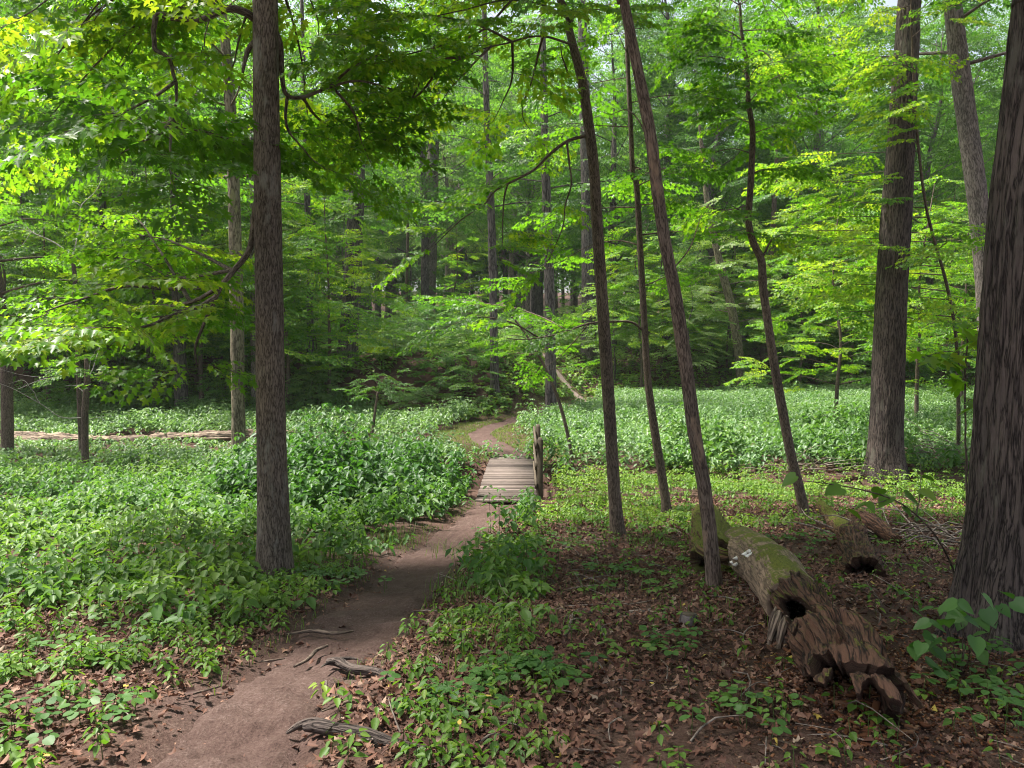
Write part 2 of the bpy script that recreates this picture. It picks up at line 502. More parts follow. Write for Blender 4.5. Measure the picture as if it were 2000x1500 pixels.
def mat_bark(name, dark, light, scale=14, stretch=0.16, bump=0.6, moss=0.0, pale=None, rough=0.9, dist=0.02):
    m, t, n, l = newmat(name)
    at = n.new('ShaderNodeAttribute'); at.attribute_name = 'bk'
    nz = noise(n, l, at.outputs['Vector'], scale, 8, 0.7, (1, 1, stretch))
    cr = noise(n, l, at.outputs['Vector'], scale * 0.8, 3, 0.6, (1, 1, stretch * 0.8))
    sb = n.new('ShaderNodeMath'); sb.operation = 'SUBTRACT'; l.new(cr.outputs[0], sb.inputs[0]); sb.inputs[1].default_value = 0.5
    ab = n.new('ShaderNodeMath'); ab.operation = 'ABSOLUTE'; l.new(sb.outputs[0], ab.inputs[0])
    vr = n.new('ShaderNodeMapRange'); vr.inputs[1].default_value = 0.0; vr.inputs[2].default_value = 0.09; l.new(ab.outputs[0], vr.inputs[0])
    mm = n.new('ShaderNodeMath'); mm.operation = 'MULTIPLY'; l.new(nz.outputs[0], mm.inputs[0]); l.new(vr.outputs[0], mm.inputs[1])
    h = n.new('ShaderNodeMath'); h.operation = 'MULTIPLY_ADD'; l.new(nz.outputs[0], h.inputs[0]); h.inputs[1].default_value = 0.6
    l.new(mm.outputs[0], h.inputs[2])
    rp = ramp(n, [(0.3, dark), (0.72, light), (1.0, tuple(min(1, c * 1.25) for c in light))]); l.new(h.outputs[0], rp.inputs[0])
    big = noise(n, l, at.outputs['Vector'], 2.2, 4, 0.6, (1, 1, 0.5))
    col = rp.outputs[0]
    bm = n.new('ShaderNodeMix'); bm.data_type = 'RGBA'; bm.blend_type = 'MULTIPLY'; bm.inputs[0].default_value = 1
    br = ramp(n, [(0.3, (0.62, 0.62, 0.62)), (0.7, (1.15, 1.12, 1.08))]); l.new(big.outputs[0], br.inputs[0])
    l.new(col, bm.inputs[6]); l.new(br.outputs[0], bm.inputs[7]); col = bm.outputs[2]
    if pale is not None:
        pz = noise(n, l, at.outputs['Vector'], 5, 5, 0.7, (1, 1, 0.35))
        pr_ = ramp(n, [(0.56, (0, 0, 0)), (0.66, (1, 1, 1))]); l.new(pz.outputs[0], pr_.inputs[0])
        mx = n.new('ShaderNodeMix'); mx.data_type = 'RGBA'; l.new(pr_.outputs[0], mx.inputs[0]); l.new(col, mx.inputs[6]); mx.inputs[7].default_value = (*pale, 1); col = mx.outputs[2]
    if moss > 0:
        geo = n.new('ShaderNodeNewGeometry'); sx = n.new('ShaderNodeSeparateXYZ'); l.new(geo.outputs['Normal'], sx.inputs[0])
        mz = noise(n, l, at.outputs['Vector'], 4.5, 5, 0.65)
        a1 = n.new('ShaderNodeMath'); a1.operation = 'MULTIPLY_ADD'; l.new(sx.outputs['Z'], a1.inputs[0]); a1.inputs[1].default_value = 0.45; l.new(mz.outputs[0], a1.inputs[2])
        mr2 = n.new('ShaderNodeMapRange'); mr2.inputs[1].default_value = 0.98 - moss * 0.35; mr2.inputs[2].default_value = 1.08 - moss * 0.35; l.new(a1.outputs[0], mr2.inputs[0])
        fm = noise(n, l, at.outputs['Vector'], 90, 3)
        fr = ramp(n, [(0.3, (0.045, 0.055, 0.01)), (0.7, (0.17, 0.17, 0.03))]); l.new(fm.outputs[0], fr.inputs[0])
        mx = n.new('ShaderNodeMix'); mx.data_type = 'RGBA'; l.new(mr2.outputs[0], mx.inputs[0]); l.new(col, mx.inputs[6]); l.new(fr.outputs[0], mx.inputs[7]); col = mx.outputs[2]
    bp = n.new('ShaderNodeBump'); bp.inputs['Strength'].default_value = bump; bp.inputs['Distance'].default_value = dist; l.new(h.outputs[0], bp.inputs['Height'])
    pb = n.new('ShaderNodeBsdfPrincipled'); pb.inputs['Roughness'].default_value = rough; pb.inputs['Specular IOR Level'].default_value = 0.2
    l.new(col, pb.inputs['Base Color']); l.new(bp.outputs[0], pb.inputs['Normal'])
    o = n.new('ShaderNodeOutputMaterial'); l.new(pb.outputs[0], o.inputs[0])
    return m

def mat_soil(name, stops, bump=0.7, s1=6, s2=60, stops2=None):
    m, t, n, l = newmat(name)
    g = n.new('ShaderNodeNewGeometry')
    a = noise(n, l, g.outputs['Position'], s1, 6, 0.7); b = noise(n, l, g.outputs['Position'], s2, 5, 0.7); c = noise(n, l, g.outputs['Position'], 0.9, 4)
    x = n.new('ShaderNodeMath'); x.operation = 'MULTIPLY_ADD'; l.new(b.outputs[0], x.inputs[0]); x.inputs[1].default_value = 0.55
    y = n.new('ShaderNodeMath'); y.operation = 'MULTIPLY'; l.new(a.outputs[0], y.inputs[0]); y.inputs[1].default_value = 0.3
    l.new(y.outputs[0], x.inputs[2])
    z = n.new('ShaderNodeMath'); z.operation = 'MULTIPLY_ADD'; l.new(c.outputs[0], z.inputs[0]); z.inputs[1].default_value = 0.25; l.new(x.outputs[0], z.inputs[2])
    rp = ramp(n, stops); l.new(z.outputs[0], rp.inputs[0]); col = rp.outputs[0]
    if stops2:
        r2 = ramp(n, stops2); l.new(z.outputs[0], r2.inputs[0]); ti = n.new('ShaderNodeAttribute'); ti.attribute_name = 'tint'
        mx = n.new('ShaderNodeMix'); mx.data_type = 'RGBA'; l.new(ti.outputs['Fac'], mx.inputs[0]); l.new(col, mx.inputs[6]); l.new(r2.outputs[0], mx.inputs[7]); col = mx.outputs[2]
    hb = n.new('ShaderNodeMath'); hb.operation = 'MULTIPLY_ADD'; l.new(b.outputs[0], hb.inputs[0]); hb.inputs[1].default_value = 0.5; l.new(a.outputs[0], hb.inputs[2])
    bp = n.new('ShaderNodeBump'); bp.inputs['Strength'].default_value = bump; bp.inputs['Distance'].default_value = 0.03; l.new(hb.outputs[0], bp.inputs['Height'])
    pb = n.new('ShaderNodeBsdfPrincipled'); pb.inputs['Roughness'].default_value = 0.95; pb.inputs['Specular IOR Level'].default_value = 0.15
    l.new(col, pb.inputs['Base Color']); l.new(bp.outputs[0], pb.inputs['Normal'])
    o = n.new('ShaderNodeOutputMaterial'); l.new(pb.outputs[0], o.inputs[0])
    return m

def mat_tint(name, stops, rough=0.8, spec=0.2, trans=0.0):
    m, t, n, l = newmat(name)
    at = n.new('ShaderNodeAttribute'); at.attribute_name = 'tint'
    rp = ramp(n, stops); l.new(at.outputs['Fac'], rp.inputs[0])
    pb = n.new('ShaderNodeBsdfPrincipled'); pb.inputs['Roughness'].default_value = rough; pb.inputs['Specular IOR Level'].default_value = spec
    l.new(rp.outputs[0], pb.inputs['Base Color'])
    o = n.new('ShaderNodeOutputMaterial')
    if trans:
        tb = n.new('ShaderNodeBsdfTranslucent'); l.new(rp.outputs[0], tb.inputs['Color'])
        mx = n.new('ShaderNodeMixShader'); mx.inputs[0].default_value = trans; l.new(pb.outputs[0], mx.inputs[1]); l.new(tb.outputs[0], mx.inputs[2]); l.new(mx.outputs[0], o.inputs[0])
    else: l.new(pb.outputs[0], o.inputs[0])
    return m

def mat_wood(name, dark, light, bump=0.4):
    m, t, n, l = newmat(name)
    at = n.new('ShaderNodeAttribute'); at.attribute_name = 'bk'
    ti = n.new('ShaderNodeAttribute'); ti.attribute_name = 'tint'
    a = noise(n, l, at.outputs['Vector'], 40, 6, 0.7, (0.06, 1, 1)); b = noise(n, l, at.outputs['Vector'], 5, 4, 0.6)
    x = n.new('ShaderNodeMath'); x.operation = 'MULTIPLY_ADD'; l.new(b.outputs[0], x.inputs[0]); x.inputs[1].default_value = 0.6; l.new(a.outputs[0], x.inputs[2])
    y = n.new('ShaderNodeMath'); y.operation = 'MULTIPLY_ADD'; l.new(ti.outputs['Fac'], y.inputs[0]); y.inputs[1].default_value = 0.5; l.new(x.outputs[0], y.inputs[2])
    rp = ramp(n, [(0.0, dark), (0.5, dark), (0.75, tuple((p + q) / 2 for p, q in zip(dark, light))), (1.0, light)])
    dv = n.new('ShaderNodeMath'); dv.operation = 'MULTIPLY'; l.new(y.outputs[0], dv.inputs[0]); dv.inputs[1].default_value = 0.62
    l.new(dv.outputs[0], rp.inputs[0])
    bp = n.new('ShaderNodeBump'); bp.inputs['Strength'].default_value = bump; bp.inputs['Distance'].default_value = 0.008; l.new(a.outputs[0], bp.inputs['Height'])
    pb = n.new('ShaderNodeBsdfPrincipled'); pb.inputs['Roughness'].default_value = 0.8; pb.inputs['Specular IOR Level'].default_value = 0.25
    l.new(rp.outputs[0], pb.inputs['Base Color']); l.new(bp.outputs[0], pb.inputs['Normal'])
    o = n.new('ShaderNodeOutputMaterial'); l.new(pb.outputs[0], o.inputs[0])
    return m

M = {}
M['maple'] = mat_leaf('maple_leaf', [(0.0, (0.035, 0.10, 0.010)), (0.4, (0.065, 0.165, 0.014)), (0.75, (0.11, 0.22, 0.016)), (1.0, (0.20, 0.28, 0.025))], tr_gain=(2.1, 2.05, 0.85), trans=0.58)
M['canopy'] = mat_leaf('canopy_leaf', [(0.0, (0.034, 0.090, 0.022)), (0.5, (0.06, 0.14, 0.026)), (1.0, (0.12, 0.21, 0.036))], tr_gain=(2.0, 2.2, 0.9), trans=0.52)
M['pale'] = mat_leaf('pale_canopy_leaf', [(0.0, (0.06, 0.12, 0.035)), (0.5, (0.11, 0.19, 0.05)), (1.0, (0.19, 0.26, 0.08))], tr_gain=(1.8, 2.0, 0.9), spec=0.5)
M['nettle'] = mat_leaf('nettle_leaf', [(0.0, (0.035, 0.095, 0.022)), (0.5, (0.075, 0.16, 0.035)), (1.0, (0.15, 0.23, 0.05))], tr_gain=(1.7, 1.9, 0.7), trans=0.38, rough=0.5, spec=0.35)
M['meadow'] = mat_leaf('sunlit_nettle_leaf', [(0.0, (0.06, 0.13, 0.04)), (0.5, (0.12, 0.21, 0.075)), (1.0, (0.20, 0.28, 0.10))], tr_gain=(1.6, 1.8, 0.8), trans=0.36, rough=0.45, spec=0.5)  # nettle leaf made paler, sunlight put into its colour
M['weed'] = mat_leaf('weed_leaf', [(0.0, (0.045, 0.11, 0.016)), (0.5, (0.10, 0.19, 0.024)), (1.0, (0.20, 0.27, 0.035))], tr_gain=(1.5, 1.7, 0.7), trans=0.38, rough=0.5, spec=0.35)
M['grass'] = mat_leaf('grass_blade', [(0.0, (0.05, 0.11, 0.02)), (0.5, (0.12, 0.19, 0.03)), (1.0, (0.22, 0.25, 0.05))], tr_gain=(1.4, 1.5, 0.8), trans=0.35)
M['bark_smooth'] = mat_bark('maple_bark', (0.05, 0.036, 0.029), (0.195, 0.153, 0.128), 75, 0.2, 1.0, pale=(0.215, 0.19, 0.165), dist=0.008)
M['bark_thin'] = mat_bark('sapling_bark', (0.045, 0.032, 0.026), (0.15, 0.113, 0.09), 60, 0.24, 0.7, dist=0.006)
M['bark_peel'] = mat_bark('peeling_bark', (0.055, 0.038, 0.031), (0.175, 0.13, 0.105), 55, 0.2, 0.8, pale=(0.27, 0.18, 0.125), dist=0.007)
M['bark_deep'] = mat_bark('furrowed_bark', (0.018, 0.013, 0.012), (0.115, 0.09, 0.08), 42, 0.11, 1.0, pale=(0.125, 0.11, 0.09), dist=0.016)
M['bark_moss'] = mat_bark('mossy_bark', (0.06, 0.05, 0.03), (0.20, 0.17, 0.12), 14, 0.3, 0.7, pale=(0.2, 0.19, 0.09))
M['bark_far'] = mat_bark('grey_bark', (0.04, 0.033, 0.034), (0.16, 0.135, 0.13), 14, 0.2, 0.8, dist=0.03)
M['bark_pale'] = mat_bark('pale_bark', (0.075, 0.06, 0.055), (0.24, 0.20, 0.185), 26, 0.22, 0.9, dist=0.014)
M['dead_twig'] = mat_bark('dead_twig_bark', (0.08, 0.062, 0.052), (0.24, 0.20, 0.175), 40, 0.3, 0.3, dist=0.004)
M['pale_twig'] = mat_bark('pale_twig_bark', (0.25, 0.22, 0.20), (0.5, 0.46, 0.43), 40, 0.3, 0.2, dist=0.003)
M['rot'] = mat_bark('rotten_wood', (0.015, 0.008, 0.006), (0.125, 0.064, 0.044), 40, 0.09, 1.0, moss=0.05, dist=0.016)
M['rotmoss'] = mat_bark('mossy_rotten_wood', (0.045, 0.028, 0.018), (0.17, 0.10, 0.06), 26, 0.3, 0.9, moss=0.8, dist=0.02)
M['smoothlog'] = mat_bark('weathered_log_wood', (0.10, 0.068, 0.05), (0.27, 0.19, 0.14), 30, 0.14, 0.7, moss=0.42, dist=0.010)
M['oldlog'] = mat_bark('stringy_log_bark', (0.07, 0.05, 0.04), (0.33, 0.25, 0.19), 18, 0.05, 1.0, dist=0.03)
SOIL = [(0.38, (0.024, 0.013, 0.009)), (0.52, (0.064, 0.036, 0.027)), (0.66, (0.12, 0.076, 0.058))]
TROD = [(0.36, (0.022, 0.012, 0.010)), (0.49, (0.072, 0.043, 0.036)), (0.58, (0.095, 0.060, 0.050)), (0.70, (0.17, 0.12, 0.105))]
M['soil'] = mat_soil('forest_floor_soil', SOIL, 1.0, 6, 60, TROD)
M['path'] = mat_soil('trodden_soil', TROD, 1.0, 9, 70, [(0.36, (0.10, 0.075, 0.06)), (0.6, (0.21, 0.165, 0.135))])
M['deadleaf'] = mat_tint('dead_leaf', [(0.0, (0.045, 0.02, 0.014)), (0.45, (0.13, 0.058, 0.036)), (0.8, (0.25, 0.145, 0.10)), (0.95, (0.30, 0.23, 0.17)), (1.0, (0.40, 0.30, 0.06))], 0.7, 0.3, 0.1)
M['crumb'] = mat_tint('wood_crumb', [(0.0, (0.05, 0.018, 0.01)), (0.6, (0.17, 0.07, 0.03)), (1.0, (0.30, 0.2, 0.13))], 0.9)
M['stem'] = mat_tint('green_stem', [(0, (0.05, 0.09, 0.02)), (1, (0.12, 0.16, 0.05))])
M['plank'] = mat_wood('weathered_plank', (0.06, 0.044, 0.037), (0.22, 0.172, 0.148))
M['post'] = mat_wood('old_post_wood', (0.04, 0.03, 0.02), (0.15, 0.115, 0.08))
M['fungus'] = mat_tint('white_fungus', [(0, (0.5, 0.45, 0.4)), (1, (0.8, 0.77, 0.72))], 0.7)
M['stone'] = mat_tint('pale_stone', [(0, (0.2, 0.17, 0.15)), (1, (0.45, 0.41, 0.38))], 0.9)

# ------------------------------------------------------------------ ground, path
def axis_coords(a0, a1, near0, near1, fine, grow):
    c = list(np.arange(near0, near1 + 1e-6, fine))
    s = fine; x = near1
    while x < a1:
        s *= grow; x += s; c.append(x)
    s = fine; x = near0
    while x > a0:
        s *= grow; x -= s; c.insert(0, x)
    return np.array(c)

def build_ground():
    xs = axis_coords(-260, 260, -6, 7, 0.075, 1.075)
    ys = axis_coords(-30, 420, 1.5, 24, 0.085, 1.05)
    X, Y = np.meshgrid(xs, ys)
    Z = ground(X, Y)
    pm = pmask(X, Y)
    Z = Z - 0.085 * pm
    Z = Z + 0.018 * fbm(X * 9, Y * 9, oct=3, seed=21) * (np.hypot(X, Y) < 30)
    V = np.stack([X, Y, Z], 2).reshape(-1, 3)
    ny, nx = X.shape
    i = np.arange(nx * ny).reshape(ny, nx)
    q = np.stack([i[:-1, :-1], i[:-1, 1:], i[1:, 1:], i[1:, :-1]], 2).reshape(-1, 4)
    pd = path_d(X, Y)
    mb = MB(); mb.quads(V, q, tint=sstep((0.4 - (pd + 0.3 * fbm(X * 1.8, Y * 1.8, oct=3, seed=81).ravel())) / 0.5) * (Y.ravel() < 30))
    o = mb.build('ground', M['soil'], smooth=True)
    tag(o, 'dark brown forest floor soil sloping down to the creek', 'ground', kind='structure')

def build_path():
    for (A, B), lab in ((PA, 'bare brown dirt footpath leading down to the footbridge'), (PB, 'dirt footpath winding up beyond the footbridge')):
        m = 64
        t = np.linspace(*((-0.35, 1.35) if A is PA else (-.06, 1.06)), m)[None, :, None]
        k = 6 if A is PA else 1
        def up(C):
            u = np.linspace(0, len(C) - 1, len(C) * k); f = np.floor(u).astype(int).clip(0, len(C) - 2)
            return C[f] + (C[f + 1] - C[f]) * (u - f)[:, None]
        A2, B2 = up(A), up(B)
        if A is PA:      # ragged trodden edges
            A2 = A2 + np.c_[.16 * fbm(A2[:, 1] * 2.2, A2[:, 1] * 0 + 3, oct=4, seed=201), 0 * A2[:, 1]]; B2 = B2 + np.c_[.16 * fbm(B2[:, 1] * 2.2, B2[:, 1] * 0 + 8, oct=4, seed=203), 0 * B2[:, 1]]
        XY = A2[:, None, :] * (1 - t) + B2[:, None, :] * t
        X, Y = XY[..., 0], XY[..., 1]
        e = np.abs(t[..., 0] - 0.5) * 2
        Z = ground(X, Y) - 0.028 + 0.05 * fbm(X * 5, Y * 5, oct=6, seed=31) + 0.018 * fbm(X * 1.7, Y * 1.7, oct=2, seed=33) - 0.07 * sstep((e - 0.75) / 0.9) * np.ones_like(X)
        if A is PB: Z = Z + 0.02
        n = X.shape[0]
        i = np.arange(n * m).reshape(n, m)
        q = np.stack([i[:-1, :-1], i[:-1, 1:], i[1:, 1:], i[1:, :-1]], 2).reshape(-1, 4)
        mb = MB(); mb.quads(np.stack([X, Y, Z], 2).reshape(-1, 3), q, tint=sstep((Y.ravel() - 40) / 2))
        tag(mb.build('path', M['path'], smooth=True), lab, 'path', kind='structure')
build_ground()
build_path()

# ------------------------------------------------------------------ footbridge
def build_bridge():
    y0, y1 = 14.95, 20.9
    zt = -1.40
    root = empty('footbridge', (0, 18, zt), 'small weathered plank footbridge over the creek with a railing on one side', 'footbridge')
    org = np.array([0, 18, zt])
    def xl(y): return -0.68 + (y - y0) / (y1 - y0) * 0.14
    def xr(y): return 0.47 + (y - y0) / (y1 - y0) * 0.07
    mb = MB()
    y = y0; w_ = 0.105
    while y + w_ < y1:
        a, b = xl(y) + rng.uniform(-.015, .015), xr(y) + rng.uniform(-.015, .015)
        mb.box(((a + b) / 2, y + w_ / 2, zt - 0.02 + rng.uniform(-.004, .004)), (b - a, w_ - rng.uniform(0.008, 0.022), 0.04), tint=rng.uniform(-.3, 1.2), jit=0.004,
               rot=Matrix.Rotation(rng.uniform(-.008, .008), 3, 'X') @ Matrix.Rotation(rng.uniform(-.006, .006), 3, 'Z'))
        y += w_
    mb.build('deck', M['plank'], root, origin=org)
    for dx in (0.12, -0.12):
        b = MB(); a = np.array([[xl(y0) + 0.12, y0 + 0.06, zt - 0.14], [xl(y1) + 0.12, y1 - 0.06, zt - 0.14]]) if dx > 0 else np.array([[xr(y0) - 0.12, y0 + 0.06, zt - 0.14], [xr(y1) - 0.12, y1 - 0.06, zt - 0.14]])
        c = a.mean(0); L = np.linalg.norm(a[1] - a[0]); ang = math.atan2(-(a[1][0] - a[0][0]), a[1][1] - a[0][1])
        b.box(c, (0.09, L, 0.19), rot=Matrix.Rotation(ang, 3, 'Z'), tint=0.2)
        b.build('beam', M['post'], root, origin=org)
    posts = [(15.35, 1.13), (17.3, 1.17)]
    for py_, h in posts:
        b = MB(); x = xr(py_) + 0.055
        s = 0.052
        hh = h + 0.5
        z0 = zt - 0.5
        v = np.array([[sx * s, sy * s, z] for z in (0, hh - 0.05) for sx, sy in ((-1, -1), (1, -1), (1, 1), (-1, 1))] + [[sx * s * 0.5, sy * s * 0.5, hh] for sx, sy in ((-1, -1), (1, -1), (1, 1), (-1, 1))])
        v = v + rng.uniform(-.003, .003, v.shape)
        bk = v[:, [2, 0, 1]] + py_
        f = []
        for r_ in (0, 4):
            for k in range(4): f.append((r_ + k, r_ + (k + 1) % 4, r_ + 4 + (k + 1) % 4, r_ + 4 + k))
        f.append((8, 9, 10, 11))
        b.quads(v + np.array([x, py_, z0]), f, 0.45, bk)
        b.build('railing_post', M['post'], root, origin=org)
    for z, hgt, ya, yb in ((zt + 0.98, 0.13, 15.22, 18.1), (zt + 0.58, 0.11, 15.30, 18.2), (zt + 0.22, 0.09, 15.25, 18.1)):
        b = MB()
        c = np.array([(xr(ya) + xr(yb)) / 2 - 0.022, (ya + yb) / 2, z])
        bx = MB()
        hx, hy, hz = 0.02, (yb - ya) / 2, hgt / 2
        n = 8
        vs = []
        for k in range(n):
            yy = -hy + 2 * hy * k / (n - 1)
            o = rng.uniform(-.006, .006, 2)
            for sx, sz in ((-1, -1), (1, -1), (1, 1), (-1, 1)): vs.append([sx * hx + o[0] * 0.4 + 0.012 * yy, yy, sz * hz + o[1]])
        vs = np.array(vs); f = []
        for k in range(n - 1):
            for j in range(4): f.append((4 * k + j, 4 * k + (j + 1) % 4, 4 * k + 4 + (j + 1) % 4, 4 * k + 4 + j))
        f += [(3, 2, 1, 0), tuple(4 * (n - 1) + j for j in range(4))]
        b.quads(vs + c, f, 0.5, vs[:, [1, 0, 2]] + z)
        b.build('rail', M['post'], root, origin=org)
build_bridge()

# ------------------------------------------------------------------ trees
def ridge_disp(amp, fx, fz, seed=0, flare=0.0, lobes=5, flh=0.35, ph=0.0):
    def f(th, s, r):
        x, y = np.cos(th) * r, np.sin(th) * r
        w_ = fbm(x * 3, y * 3, s * 0.8, 2, seed + 50) * 0.12
        a = vnoise(x * fx + w_ * 3, y * fx + w_ * 3, s * fz, seed)
        b = vnoise(x * fx * 2.1, y * fx * 2.1, s * fz * 2.6, seed + 7)
        rd = 1 - np.abs(a) * 1.9
        d = amp * (rd * 0.75 + b * 0.35) + r * 0.05 * vnoise(x * 2, y * 2, s * 0.7, seed + 3)
        if flare:
            e = np.exp(-s / flh)
            d = d + r * flare * e * (0.55 + 0.45 * np.cos(lobes * th + ph + 0.6 * np.sin(2 * th)))
        return d
    return f

def px_pts(pts, Y, dY=None):
    out = []
    for i, p in enumerate(pts):
        y = Y if dY is None else Y + dY[i]
        if len(p) > 2: y = Y + p[2]
        out.append(P(p[0], p[1], y))
    return np.array(out)

class Tree:
    def __init__(s, name, label, base, bark, leafmat=None, tm=MAPLE_MID, cat='tree', group=None):
        s.base = np.asarray(base, float); s.root = empty(name, s.base, label, cat, group)
        s.w = MB(); s.f = Foliage(); s.bark = bark; s.lm = leafmat; s.tm = tm; s.seed = random.randrange(1000)
    def trunk(s, pts, rad, sides=20, n=60, disp=None, tube_kw={}):
        return tube(s.w, pts, rad, sides, n, disp, seed=s.seed, **tube_kw)
    def limb(s, pts, r0, r1, n=16, sides=6, wob=0.03, mb=None):
        tube(s.w if mb is None else mb, pts, np.linspace(r0, r1, len(pts)), sides, n, wob=wob, seed=random.randrange(999))
    def branch(s, pts, r0, r1, n=24, sides=8, wob=0.02, sprays=True, label=None, **kw):
        """a limb as a part of its own"""
        mb = MB(); tube(mb, pts, np.linspace(r0, r1, len(pts)), sides, n, wob=wob, seed=random.randrange(999))
        mb.build('branch', s.bark, s.root, True, s.base)
        if sprays: limb_sprays(s.f, pts, **kw)
    def crown(s, spine, z0, z1, nl, lr0, lr1, tint=0.5, scale=1.0, step=0.42, rise=0.25, wood=0.02, leaf=1.0, az=None, sides=5, jit=0.0):
        """limbs along a spine (polyline) between heights"""
        q = catmull(spine, 60)
        sel = q[(q[:, 2] >= z0) & (q[:, 2] <= z1)]
        for k in range(nl):
            t = (k + random.random() * 0.8) / nl
            p = sel[min(int(t * len(sel)), len(sel) - 1)]
            a = k * 2.399 + random.uniform(-.5, .5)
            if az is not None: a = random.uniform(*az)
            L = (lr0 * (1 - t) + lr1 * t) * random.uniform(0.75, 1.2)
            d = np.array([math.cos(a), math.sin(a), 0])
            pts = [p, p + d * L * 0.35 + np.array([0, 0, rise * L * 0.45]), p + d * L * 0.7 + np.array([0, 0, rise * L * 0.62]) + np.array([random.gauss(0, .12), random.gauss(0, .12), 0]) * L, p + d * L + np.array([0, 0, rise * L * 0.5])]
            s.limb(pts, wood * (1.2 - 0.7 * t), wood * 0.15, 8, sides)
            limb_sprays(s.f, pts, 0.22, step, scale, tint + random.gauss(0, .1), leaf=leaf, jitter=jit)
    def finish(s, twigs=True, keep=1.0, tvar=0.16):
        if s.lm is not None and s.f.items:
            lm = MB(); s.f.bake(lm, s.w, s.tm, twigs, keep, tvar)
            lm.build('crown', s.lm, s.root, False, s.base)
        s.w.build('trunk', s.bark, s.root, True, s.base)
        return s.root

def base_at(px, py):
    p = G(px, py); p[2] = gz(p[0], p[1]) - 0.08
    return p

# --- near maple beside the path
b1 = base_at(537, 1138); Y1 = b1[1]
t1 = Tree('maple_tree', 'straight thick maple trunk standing alone beside the dirt path, near the middle of the nettles', b1, M['bark_smooth'], M['maple'], MAPLE)
sc1 = Y1 / F
pts = [b1] + [P(x, y, Y1) for x, y in ((536, 1080), (533, 960), (529, 800), (526, 600), (523, 400), (520, 200), (518, 0))]
top = pts[-1]
pts += [top + np.array([-0.03, 0.1, 2]), top + np.array([0.1, 0.2, 5]), top + np.array([0.2, 0.4, 9])]
rr = np.array([36, 33, 30, 28, 26.5, 25.5, 24.5, 23.5, 20, 14, 4]) * sc1
t1.trunk(pts, rr, 72, 330, ridge_disp(0.004, 42, 3.0, 4, flare=0.45, lobes=5, flh=0.16))
Q = lambda lst, y0: np.array([P(x, y, y0 + d) for x, y, d in lst])
# elbowed limb at the top that turns down
l1 = Q([(500, 38, 0), (470, 20, -.1), (440, 18, -.15), (395, 38, -.2), (345, 35, -.25), (306, 31, -.3), (302, 60, -.3), (303, 96, -.3), (330, 114, -.3), (341, 160, -.3), (343, 205, -.3), (335, 235, -.3)], Y1)
t1.branch(l1, 0.034, 0.010, 60, sprays=False, wob=0.02)
for e in ([(335, 235, -.3), (310, 262, -.4), (275, 278, -.5), (240, 300, -.7)], [(335, 235, -.3), (370, 250, -.1), (420, 262, .2), (470, 280, .3)], [(335, 235, -.3), (332, 290, -.3), (337, 330, -.4)],
          [(341, 160, -.3), (300, 190, -.6), (250, 215, -.9), (190, 240, -1.2)], [(335, 235, -.3), (300, 250, .4), (260, 262, .9), (230, 280, 1.5)], [(335, 235, -.3), (360, 262, .5), (380, 280, 1.3)]):
    pp = Q(e, Y1); t1.limb(pp, 0.016, 0.004, 12, wob=0.015); limb_sprays(t1.f, pp, 0.1, 0.3, 0.75, 0.42, leaf=1.1)
# drooping limb to the lower left
l2 = Q([(500, 400, 0), (496, 440, 0), (486, 490, -.05), (455, 530, -.15), (432, 558, -.25), (418, 582, -.3), (360, 612, -.5), (300, 622, -.7), (235, 632, -.9), (180, 640, -1.1)], Y1)
t1.branch(l2, 0.033, 0.007, 60, start=0.45, step=0.3, scale=0.72, tint=0.6, wob=0.0, leaf=.95)
for e in ([(462, 525, -.1), (400, 537, .3), (335, 541, .8), (275, 512, 1.2), (215, 500, 1.6)], [(432, 558, -.25), (372, 590, .2), (300, 598, .8), (220, 602, 1.3), (140, 600, 1.8)], [(430, 560, -.2), (400, 630, -.2), (380, 690, -.2), (385, 715, -.2)],
          [(400, 595, -.4), (340, 615, -.9), (270, 640, -1.4), (200, 640, -1.9)], [(455, 530, -.1), (400, 500, .8), (330, 470, 1.8), (260, 455, 2.6)], [(432, 558, -.25), (330, 565, -.6), (240, 560, -1.0), (150, 590, -1.3), (90, 610, -1.5)],
          [(372, 590, .2), (330, 520, .9), (280, 440, 1.8), (260, 420, 2.4)], [(418, 582, -.3), (350, 620, .6), (260, 640, 1.2), (160, 640, 1.8)]):
    pp = Q(e, Y1); t1.limb(pp, 0.02, 0.004, 16, wob=0.02); limb_sprays(t1.f, pp, 0.2, 0.34, 0.74, 0.62, leaf=.95)
# right limb
l3 = Q([(538, 62, 0), (548, 90, .05), (551, 150, .1), (560, 185, .15), (590, 190, .2), (640, 172, .3), (700, 158, .5), (770, 175, .8)], Y1)
t1.branch(l3, 0.028, 0.008, 50, start=0.45, step=0.36, scale=0.7, tint=0.5, wob=0.0, leaf=.95)
for e in ([(562, 188, .2), (558, 240, .2), (600, 300, .4), (640, 330, .5)], [(650, 170, .3), (690, 220, .6), (710, 280, .9), (730, 330, 1.2)], [(590, 190, .2), (620, 230, .9), (650, 250, 1.7), (690, 262, 2.4)], [(640, 172, .3), (690, 130, .4), (750, 105, .6), (800, 100, .9)]):
    pp = Q(e, Y1); t1.limb(pp, 0.016, 0.004, 14, wob=0.02); limb_sprays(t1.f, pp, 0.15, 0.36, 0.72, 0.5, leaf=.95)
# short stub limb
t1.limb(Q([(500, 80, 0), (486, 95, 0), (478, 120, 0), (474, 142, 0)], Y1), 0.03, 0.012, 10, wob=0)
